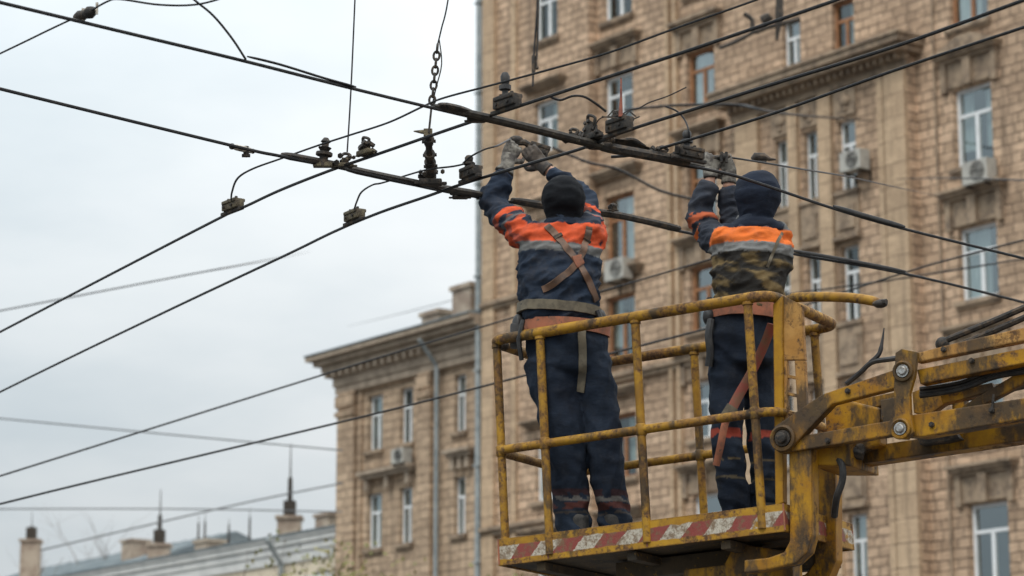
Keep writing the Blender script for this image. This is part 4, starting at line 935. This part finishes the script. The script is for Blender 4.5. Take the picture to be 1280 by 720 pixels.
def hand_chains(wrist, palm, fdir, across, curl_to, s=1.0, thumb=1, curls=(.55, .6, .62, .7)):
    """palm plus four fingers of unequal length in three bent joints, and a thumb leaving the palm's side"""
    fdir = V(fdir).normalized(); across = V(across); across = (across - fdir * across.dot(fdir)).normalized(); nrm = V(curl_to); nrm = (nrm - fdir * nrm.dot(fdir) - across * nrm.dot(across)).normalized()
    ch = [{'p': [(wrist, (.03 * s, .024 * s)), (palm - fdir * .02 * s, (.038 * s, .02 * s)), (palm + fdir * .035 * s, (.041 * s, .016 * s))], 'side': across, 'cap': .5}]
    for i, (o, L) in enumerate(((-.031, .072), (-.0105, .08), (.0105, .076), (.031, .06))):
        p = palm + fdir * (.035 * s) + across * o * s; d = fdir.copy(); pts = [(p - fdir * .03 * s, .0105 * s), (p, .0105 * s)]; ang = 0
        for j, f in enumerate((.45, .3, .25)):
            ang += curls[i] * (1, 1.1, .8)[j]; d = fdir * math.cos(ang) + nrm * math.sin(ang); p = p + d * L * f * s * 1.15; pts.append((p, (.0098 - .0008 * j) * s))
        ch.append({'p': pts, 'n': 3, 'cap': .8})
    b0 = palm - fdir * .025 * s + across * (-.034 * thumb) * s; d1 = (fdir * .55 - across * thumb * .75 + nrm * .35).normalized(); d2 = (fdir * .75 - across * thumb * .1 + nrm * .6).normalized()
    ch.append({'p': [(b0 + across * .015 * thumb * s, .014 * s), (b0, .014 * s), (b0 + d1 * .038 * s, .0125 * s), (b0 + d1 * .038 * s + d2 * .033 * s, .0105 * s)], 'n': 3, 'cap': .8})
    return ch

NAVY, NAVY2, ORANGE, ORANGE2, GREY, BLACK = (.014, .021, .036), (.024, .036, .058), (.56, .085, .03), (.66, .15, .03), (.15, .15, .145), (.008, .009, .011)
def worker(K):
    Y0 = K['Y']; p = lambda q: at(q[0], q[1], Y0 + q[2])
    feet = [K['foot_l'], K['foot_r']]
    fl = []                                        # the boot soles stand on the deck
    for f in feet:
        q = p(f); loc = MB_.inverted() @ q; loc.z = -BH + .03; fl.append(MB_ @ loc)
    root = thing('person', K['label'], 'person', (fl[0] + fl[1]) / 2)
    X = V((1, 0, 0)); T = lambda rows: {'p': [(p(r[:3]), r[3] if len(r) == 4 else (r[3], r[4])) for r in rows], 'side': X, 'cap': .35}
    tor, al, ar, ll, lr, hip = T(K['torso']), T(K['arm_l']), T(K['arm_r']), T(K['leg_l']), T(K['leg_r']), T(K['hips'])
    for c in (al, ar, ll, lr): c['side'] = None; c['cap'] = .3
    head = p(K['head']); fw = V(K['face']).normalized()
    # jacket
    jk = organic([tor, al, ar] + [T(r) for r in K.get('extra', ())], .0085, 3)
    def jf(q):
        da, dt = min(near(al, q)[0], near(ar, q)[0]), near(tor, q)[0]
        arm = max(0, min(1, (dt - da) * 2.5 + .3))
        f = .018 * nz(q, 5, 5, 11, K['seed']) + .014 * (1 - 2.2 * abs(nz(V((q.x + .5 * q.z, q.y, q.z - .4 * q.x)), 7, 7, 15, K['seed'] + 3))) + .009 * (1 - 2.4 * abs(nz(V((q.x - .7 * q.z, q.y, q.z)), 15, 15, 24, 7))) - .006
        r = .012 * arm * nz(q, 7, 7, 34, K['seed'] + 9)
        return f * .95 + r - .004
    fold(jk, jf); finish(jk, 'jacket', K['jmat'], root, lambda q: K['jcol'](q, tor, al, ar))
    # trousers
    for c, f in ((ll, fl[0]), (lr, fl[1])): 
        r = c['p'][-1][1]; c['p'].append((f + V((0, 0, .09)), r))
    tr = organic([hip, ll, lr], .0085, 3)
    def tf(q):
        low = max(0, min(1, (fl[0].z + .5 - q.z) / .4)); f = .012 * nz(q, 5, 5, 7, K['seed'] + 20) + .010 * (1 - 2.2 * abs(nz(V((q.x + .6 * q.z, q.y, q.z)), 8, 8, 9, 2))) - .005
        return f + .005 * (1 - 2.4 * abs(nz(V((q.x - .35 * q.z, q.y, q.z)), 14, 14, 6, 6))) + (.002 + .013 * low) * nz(V((q.x, q.y, q.z + .5 * q.x)), 5, 5, 24, K['seed'] + 5) - .003
    fold(tr, tf); finish(tr, 'trousers', 'trousers', root, K['tcol'])
    # boots
    for f, t_ in zip(fl, (K['toe_l'], K['toe_r'])):
        d = V(t_).normalized(); 
        k = organic([{'p': [(f - d * .06 + V((0, 0, .06)), (.045, .05)), (f + d * .05 + V((0, 0, .055)), (.047, .045)), (f + d * .16 + V((0, 0, .042)), (.046, .032))], 'side': d.cross(V((0, 0, 1)))}, {'p': [(f - d * .02 + V((0, 0, .07)), .052), (f - d * .02 + V((0, 0, .19)), .056)]}], .009, 3)
        bo = finish(k, 'boot', 'boot', root); s_ = d.cross(V((0, 0, 1)))
        k = MB(); k.prism([f - d * .11 - s_ * .035 + V((0, 0, .002)), f - d * .11 + s_ * .035 + V((0, 0, .002)), f + d * .02 + s_ * .043 + V((0, 0, .002)), f + d * .15 + s_ * .045 + V((0, 0, .002)), f + d * .2 + V((0, 0, .002)), f + d * .15 - s_ * .045 + V((0, 0, .002)), f + d * .02 - s_ * .043 + V((0, 0, .002))], (0, 0, .02)); k.build('sole', M['black'], bo, True)
    # body, one surface from the crown to the feet, inside the clothes
    sh = lambda c, s: {'p': [(a, (b[0] * s, b[1] * s) if isinstance(b, tuple) else b * s) for a, b in c['p']], 'side': c.get('side'), 'cap': .2}
    hands = {}
    for sd, c in (('l', al), ('r', ar)):
        h = K['hand_' + sd]; hands[sd] = [p(h['wrist']), p(h['palm']), p(h['tip']) - p(h['palm']), V(h['across']), V(h['curl']), h.get('thumb', 1), h.get('curls', (.55, .6, .62, .7))]
    neck = p(K['torso'][-1][:3])
    chains = [sh(tor, .72), sh(al, .55), sh(ar, .55), sh(hip, .72), sh(ll, .6), sh(lr, .6), {'p': [(neck - V((0, 0, .08)), .055), (neck + V((0, 0, .03)), .054), (head - V((0, 0, .04)), .058)]}]
    for sd, c in (('l', al), ('r', ar)):
        w_, pa, fd_, ac_, cu_, th_, cs_ = hands[sd]; chains.append({'p': [(c['p'][-1][0], .033), (w_, .027)]}); chains += hand_chains(w_, pa, fd_, ac_, cu_, .93, th_, cs_)
    sd_ = fw.cross(V((0, 0, 1))).normalized(); cr_ = head
    balls = [(cr_ + V((0, 0, .02)), .092, (.84, 1.0, 1.02)), (cr_ + fw * .035 - V((0, 0, .06)), .062, (.85, .95, 1.05)), (cr_ + fw * .098 - V((0, 0, .03)), .018, (.7, .9, 1.2)), (cr_ + fw * .088 - V((0, 0, .07)), .02, (1.2, .6, .6)), (cr_ + fw * .086 + V((0, 0, .012)), .022, (1.9, .5, .6)), (cr_ + fw * .07 - V((0, 0, .105)), .028, (1, .8, .8))]
    balls += [(cr_ + sd_ * .078 * s - V((0, 0, .02)), .024, (.5, .8, 1.2)) for s in (-1, 1)]
    bd = organic(chains, .0075, 2, balls); body = finish(bd, 'body', 'skin', root)
    k = MB()
    for s in (-1, 1): k.ball(cr_ + fw * .087 + sd_ * .032 * s - V((0, 0, .002)), .011, 10, 8)
    k.build('eye', M['porcelain'], body, True, True)
    # hood over the head, open at the face
    ho = organic(K['hoodc'](p, head, fw), .008, 3, [(head + V((0, 0, .012)) - fw * .012, K['hr'], (1.0, 1.0, 1.02)), (head + fw * .02 - V((0, 0, .035)) - fw * .02, K['hr'] * .92, (.98, .9, 1.1))])
    fold(ho, lambda q: .005 * nz(q, 14, 14, 9, 4) + .004 * nz(q, 6, 6, 30, 8) - (.06 if (q - head).normalized().dot((fw - V((0, 0, .25))).normalized()) > K.get('open', .7) else 0) + .004 * (1 - 2.4 * abs(nz(q, 11, 11, 22, 13))))
    finish(ho, 'hood', 'hood', root, K['hcol'])
    # gloves
    for sd in ('l', 'r'):
        w_, pa, fd_, ac_, cu_, th_, cs_ = hands[sd]; h = K['hand_' + sd]
        hc = hand_chains(w_, pa, fd_, ac_, cu_, 1.12, th_, cs_)
        if h.get('cuff'): hc.append({'p': [(p(h['cuff']), h.get('cr', .05)), (w_, .037), (pa - V(fd_).normalized() * .02, .034)], 'cap': .1})
        g = organic(hc, .0048, 2); fold(g, lambda q: .003 * nz(q, 40, 40, 40, 5)); finish(g, 'glove', h['mat'], root)
    return root, BVHTree.FromBMesh(jk), BVHTree.FromBMesh(tr), p

# --- left worker
def jcol1(q, tor, al, ar):
    dl, dr, dt = near(al, q), near(ar, q), near(tor, q)
    d = min((dl, dr), key=lambda e: e[0])
    wob = .008 * nz(q, 14, 14, 14, 2)
    navy = tuple(a + (b - a) * (.5 + .5 * nz(q, 6, 6, 6, 1)) for a, b in zip(NAVY, NAVY2))
    if d[0] + .10 < dt[0] or d[1] > .14:
        s = d[1] + wob
        sm = nz(q, 13, 13, 13, 5)
        if s < .135: return ORANGE if sm < .22 else ((.26, .06, .04) if sm < .36 else navy)
        if s < .155: return (.11, .11, .115)
        if s < .185: return navy if sm < .3 else (.2, .06, .04)
        if s < .228: return ORANGE if sm < .34 else (.2, .05, .035)
        return navy
    zb = Z1a + (q.x - X1a) * Z1s + wob * .5
    if q.z > ZC1: return navy
    if q.z > zb + .0: return ORANGE if nz(q, 7, 7, 7, 3) < .38 else (.36, .07, .04)
    if q.z > zb - .05: return GREY
    return navy
a_, c_ = at(652, 301, 13.05), at(753, 309, 13.05); ZC1 = at(704, 282, 13.12).z; X1a, Z1a, Z1s = a_.x, a_.z, (c_.z - a_.z) / (c_.x - a_.x)
def tcolour(Y, bands, base2):
    bz = [(at(700, y0, Y).z, at(700, y1, Y).z, c) for y0, y1, c in bands]
    def f(q):
        z = q.z + .012 * nz(q, 8, 8, 3, 5)
        for z0, z1, c in bz:
            if z1 < z < z0 and nz(q, 16, 16, 16, 9) > -.28: return c
        t = .5 + .5 * nz(q, 5, 5, 5, 3); return tuple(a + (b - a) * t for a, b in zip((.008, .012, .022), base2))
    return f
HZ1 = at(704, 250, 13.14).z - .108
hc1 = lambda p, head, fw: [{'p': [(head - V((0, 0, .12)), (.074, .07)), (head - V((0, 0, .07)), (.09, .085)), (head, (.09, .09))]}, {'p': [(head - V((0, 0, .15)), (.108, .09)), (head - V((0, 0, .125)), (.103, .088)), (head - V((0, 0, .112)), (.098, .085))], 'cap': .1}]
K1 = dict(Y=13.12, seed=1.3, label='worker in orange and navy jacket with brown harness straps crossed on his back',
  torso=[(699, 398, 0, .195, .145), (699, 385, 0, .205, .15), (698, 345, .0, .212, .15), (700, 312, .01, .214, .14), (703, 294, .015, .195, .115), (704, 283, .02, .12, .09), (704, 272, .02, .075, .075)],
  arm_l=[(668, 300, .0, .095), (650, 288, .06, .088), (628, 268, .16, .078), (617, 254, .2, .068), (622, 238, .2, .061), (631, 219, .2, .05)],
  arm_r=[(733, 300, .0, .092), (735, 285, .08, .083), (731, 264, .18, .073), (724, 246, .24, .063), (707, 228, .27, .055), (689, 216, .28, .046)],
  hips=[(703, 392, 0, .185, .135), (707, 415, .0, .205, .15), (709, 440, .0, .212, .155), (710, 462, .0, .2, .145)],
  leg_l=[(686, 450, .0, .128), (697, 500, -.01, .122), (704, 545, -.01, .108), (710, 600, .02, .096), (717, 648, .03, .09)],
  leg_r=[(735, 450, .0, .12), (747, 500, .0, .105), (754, 545, .0, .094), (761, 600, .03, .087), (768, 645, .05, .084)],
  foot_l=(721, 665, .03), foot_r=(767, 662, .05), toe_l=(-.15, 1, 0), toe_r=(.2, 1, 0),
  head=(704, 250, .02), face=(-.15, 1, .3), hr=.114, hoodc=hc1, hcol=lambda q: (.005, .006, .008) if q.z > HZ1 else NAVY,
  hand_l=dict(wrist=(634, 207, .21), palm=(638, 192, .25), tip=(646, 176, .27), across=(1, .3, .3), curl=(.6, .8, -.2), thumb=-1, cuff=(630, 216, .2), cr=.056, mat='glove_pale', curls=(.5, .6, .7, .8)),
  hand_r=dict(wrist=(680, 209, .29), palm=(671, 199, .3), tip=(660, 187, .3), across=(.5, -.3, .8), curl=(-.2, .9, -.3), thumb=1, cuff=(685, 213, .285), cr=.04, mat='glove_dark', curls=(.5, .55, .6, .7)),
  jmat='jacket', jcol=jcol1, tcol=tcolour(13.12, ((613, 621, (.04, .02, .022)), (622, 628, (.13, .12, .11)), (629, 637, (.085, .03, .025)), (640, 643, (.06, .05, .045))), (.020, .030, .048)))
P1, J1, T1, f1 = worker(K1)
ribbon(J1, ((684, 283), (690, 289), (705, 306), (722, 328), (735, 350), (746, 378)), .036, 'harness_strap', 'leather', P1)
ribbon(J1, ((737, 284), (735, 292), (730, 310), (722, 328), (705, 345), (675, 365)), .034, 'harness_strap', 'leather', P1, .010)
ribbon(J1, ((719, 320), (722, 328), (726, 336)), .055, 'harness_buckle', 'rustbelt', P1, .014, n=4)
ribbon(J1, ((733, 299), (732, 303)), .046, 'harness_buckle', 'iron', P1, .014, n=4)
ribbon(J1, ((697, 295), (700, 299)), .046, 'harness_buckle', 'iron', P1, .012, n=4)
belt(J1, f1((699, 389, 0)), (.08, 0), .05, 'waist_belt', 'olive_web', P1)
belt(T1, f1((706, 411, 0)), (.06, 0), .062, 'hip_belt', 'rustbelt', P1)
ribbon(T1, ((727, 412), (728, 440), (728, 470), (726, 492)), .04, 'thigh_strap', 'olive_web', P1)
mb = MB(); mb.ball(f1((648, 408, .0)), .05, 10, 8, (.7, 1, 1.3)); mb.box(f1((645, 420, .0)) + V((-.03, -.05, -.06)), f1((645, 420, .0)) + V((.03, .05, .06)), None, .015); mb.tube([f1((654, 400, -.1)), f1((648, 425, -.1)), f1((652, 450, -.06))], .012, 6); mb.build('tool_pouch', M['black'], P1, True, True)
mb = MB(); mb.ball(f1((751, 398, -.02)), .035, 10, 8, (.8, 1.2, 1.3)); mb.tube([f1((747, 388, -.1)), f1((752, 402, -.1))], .014, 6); mb.build('tool_pouch', M['black'], P1, True, True)
# clamp in his hands
gt = thing('hand_clamp', 'dark clamp block held up in the left worker gloved hands', 'wire clamp', at(670, 191, 13.48))
c0 = at(672, 190, 13.47); Mx = Matrix.Translation(c0) @ frame_dir((1, .1, -.28))
mb = MB(); mb.box((-.06, -.03, -.035), (.055, .03, .03), Mx, .008); mb.box((-.05, -.034, .02), (.06, .034, .042), Mx, .006); mb.build('body', M['iron'], gt, True, True)
mb = MB(); mb.ball(at(645, 175, 13.45), .03, 10, 8, (1.3, .8, .8)); mb.tube([at(638, 178, 13.45), at(656, 178, 13.45), at(668, 186, 13.47)], .018, 8)
for q in (-.03, .03): mb.tube([Mx @ V((q, -.045, 0)), Mx @ V((q, .045, 0))], .011, 6)
mb.build('bolt', M['iron'], gt, True, True)

# --- right worker
a_, c_ = at(891, 303, 12.78), at(991, 306, 12.78); X2a, Z2a, Z2s = a_.x, a_.z, (c_.z - a_.z) / (c_.x - a_.x)
def jcol2(q, tor, al, ar):
    dl, dr, dt = near(al, q), near(ar, q), near(tor, q)
    d = min((dl, dr), key=lambda e: e[0]); wob = .008 * nz(q, 14, 14, 14, 2)
    navy = tuple(a + (b - a) * (.5 + .5 * nz(q, 6, 6, 6, 1)) for a, b in zip((.016, .021, .033), (.036, .04, .05)))
    if d[0] + .10 < dt[0] or d[1] > .11:
        s = d[1] + wob
        if s < .03: return ORANGE2
        if s < .24: return navy
        if s < .275: return ORANGE2 if d is dl else navy
        if s < .31: return navy
        if s < .345: return (.40, .095, .04) if d is dl else navy
        return navy
    zb = Z2a + (q.x - X2a) * Z2s + wob * .4
    if q.z > zb: return ORANGE2 if q.z < zb + .085 else (GREY if nz(q, 7, 7, 7, 4) > .25 else (.02, .026, .04))
    if q.z > zb - .052: return (.17, .17, .165)
    # dark cloth with slanting ochre stains
    th_, rd_ = math.atan2(q.z - Z2a + .03, q.x - X2a + .16), math.hypot(q.z - Z2a + .03, q.x - X2a + .16)
    w_ = .6 * nz(V((th_, rd_, q.y)), 9, 8, 2, 11) + .45 * nz(V((th_, rd_, q.y)), 30, 12, 2, 12) + .75 * nz(V((q.x + .5 * q.z, q.y, q.z)), 11, 8, 24, 14) + .3 * nz(q, 34, 20, 40, 15) - .04
    lf = max(0, min(1, (X2a + .13 - q.x) / .12))
    t = max(0, min(1, (w_ + .12 + .32 * lf) / .62)); t = t * t * (3 - 2 * t)
    A_, B_, C_ = (.020, .018, .016), (.062, .045, .024), (.165, .115, .052)
    return tuple(a + (b - a) * t * 2 for a, b in zip(A_, B_)) if t < .5 else tuple(a + (b - a) * (t * 2 - 1) for a, b in zip(B_, C_))
hc2 = lambda p, head, fw: [{'p': [(head - V((0, 0, .13)), (.082, .08)), (head - V((0, 0, .08)), (.094, .09)), (head, (.1, .1))]}, {'p': [(head - V((.0, 0, .18)), (.15, .10)), (head - V((0, 0, .155)), (.135, .10)), (head - V((0, 0, .135)), (.118, .098))], 'cap': .15}]
K2 = dict(Y=12.84, seed=4.1, label='worker in navy hood and stained brown jacket with bright orange shoulder panel beside the boom',
  torso=[(932, 392, 0, .16, .14), (933, 378, .0, .17, .145), (937, 345, .0, .19, .15), (939, 318, .01, .2, .14), (941, 300, .015, .196, .12), (941, 288, .02, .14, .095), (941, 276, .02, .085, .085)],
  arm_l=[(912, 302, .0, .088), (898, 300, .1, .08), (884, 290, .22, .072), (877, 272, .24, .066), (879, 254, .24, .058), (886, 234, .25, .044)],
  arm_r=[(972, 300, .0, .085), (955, 296, .14, .075), (924, 286, .26, .066), (911, 270, .28, .056), (910, 252, .28, .052), (911, 234, .28, .045)],
  hips=[(931, 388, 0, .15, .13), (929, 405, 0, .158, .14), (927, 430, .0, .162, .145), (927, 455, 0, .152, .14)],
  leg_l=[(909, 445, -.02, .095), (908, 490, -.03, .088), (909, 545, -.03, .082), (914, 590, .0, .08), (919, 626, .01, .08)],
  leg_r=[(945, 445, .03, .095), (949, 490, .04, .085), (952, 545, .04, .078), (955, 590, .05, .075), (957, 628, .06, .072)],
  foot_l=(919, 640, .02), foot_r=(957, 640, .07), toe_l=(-.5, .9, 0), toe_r=(-.2, 1, 0),
  head=(944, 246, .02), face=(-.75, .7, .2), hr=.122, open=.42, hoodc=hc2, hcol=lambda q: (.012, .017, .03),
  hand_l=dict(wrist=(888, 222, .25), palm=(889, 208, .26), tip=(893, 192, .27), across=(1, .2, 0), curl=(.5, .85, 0), thumb=-1, cuff=(888, 218, .25), cr=.036, mat='glove_pale', curls=(.7, .75, .8, .85)),
  hand_r=dict(wrist=(911, 224, .28), palm=(909, 211, .28), tip=(903, 196, .28), across=(1, -.2, .2), curl=(-.5, .85, 0), thumb=1, cuff=(911, 229, .28), cr=.042, mat='glove_pale', curls=(.6, .65, .7, .75)),
  jmat='camo_jacket', jcol=jcol2, tcol=tcolour(12.84, ((539, 550, (.30, .055, .035)), (575, 578, (.12, .09, .05)), (598, 601, (.10, .08, .05))), (.019, .028, .044)))
P2, J2, T2, f2 = worker(K2)
belt(J2, f2((932, 390, 0)), (.05, 0), .085, 'waist_belt', 'rustbelt', P2)
ribbon(J2, ((978, 291), (973, 300), (966, 316), (958, 336)), .016, 'harness_strap', 'olive_web', P2, .002, .003)
mb = MB(); mb.ball(f2((886, 396, -.02)), .04, 10, 8, (.8, 1, 1.1)); mb.tube([f2((887, 372, -.04)), f2((886, 400, -.04))], .012, 6); mb.tube(spline([f2((889, 400, -.06)), f2((886, 420, -.08)), f2((888, 440, -.08)), f2((886, 458, -.07))], 4), .02, 8); mb.build('tool_pouch', M['black'], P2, True, True)
kn = thing('hand_clamp', 'small dark clamp held in the right worker gloved hands', 'wire clamp', at(898, 198, 13.12))
mb = MB(); mb.ball(at(905, 196, 13.08), .022, 10, 8, (1.2, .8, .9)); mb.tube([at(884, 199, 13.1), at(898, 197, 13.1), at(912, 196, 13.12)], .014, 8); mb.build('body', M['iron'], kn, True, True)
mb = MB()
for x in (902, 908): mb.tube([at(x, 190, 13.07), at(x, 203, 13.07)], .008, 6)
mb.build('bolt', M['iron'], kn, True, True)
# safety lanyard between rail and boot, in front of him
sl = thing('safety_lanyard', 'faded red webbing strap slung diagonally in front of the right worker legs', 'strap', at(963, 412, 12.5))
def strap(rows, wd, name, m):
    c = spline([at(x, y, Y) for x, y, Y in rows], 5); k = MB(); k.tube(c, [(wd / 2, .006)] * len(c), 8, True, side=(1, .1, .35)); k.build(name, M[m], sl, True, True)
strap(((965, 405, 12.5), (955, 432, 12.55), (938, 468, 12.6), (923, 495, 12.62), (910, 520, 12.62)), .05, 'webbing', 'strap')
strap(((910, 519, 12.625), (905, 535, 12.62), (900, 560, 12.62), (895, 582, 12.64)), .036, 'tail', 'rustbelt')
strap(((916, 508, 12.61), (906, 524, 12.61)), .06, 'buckle', 'olive_web')
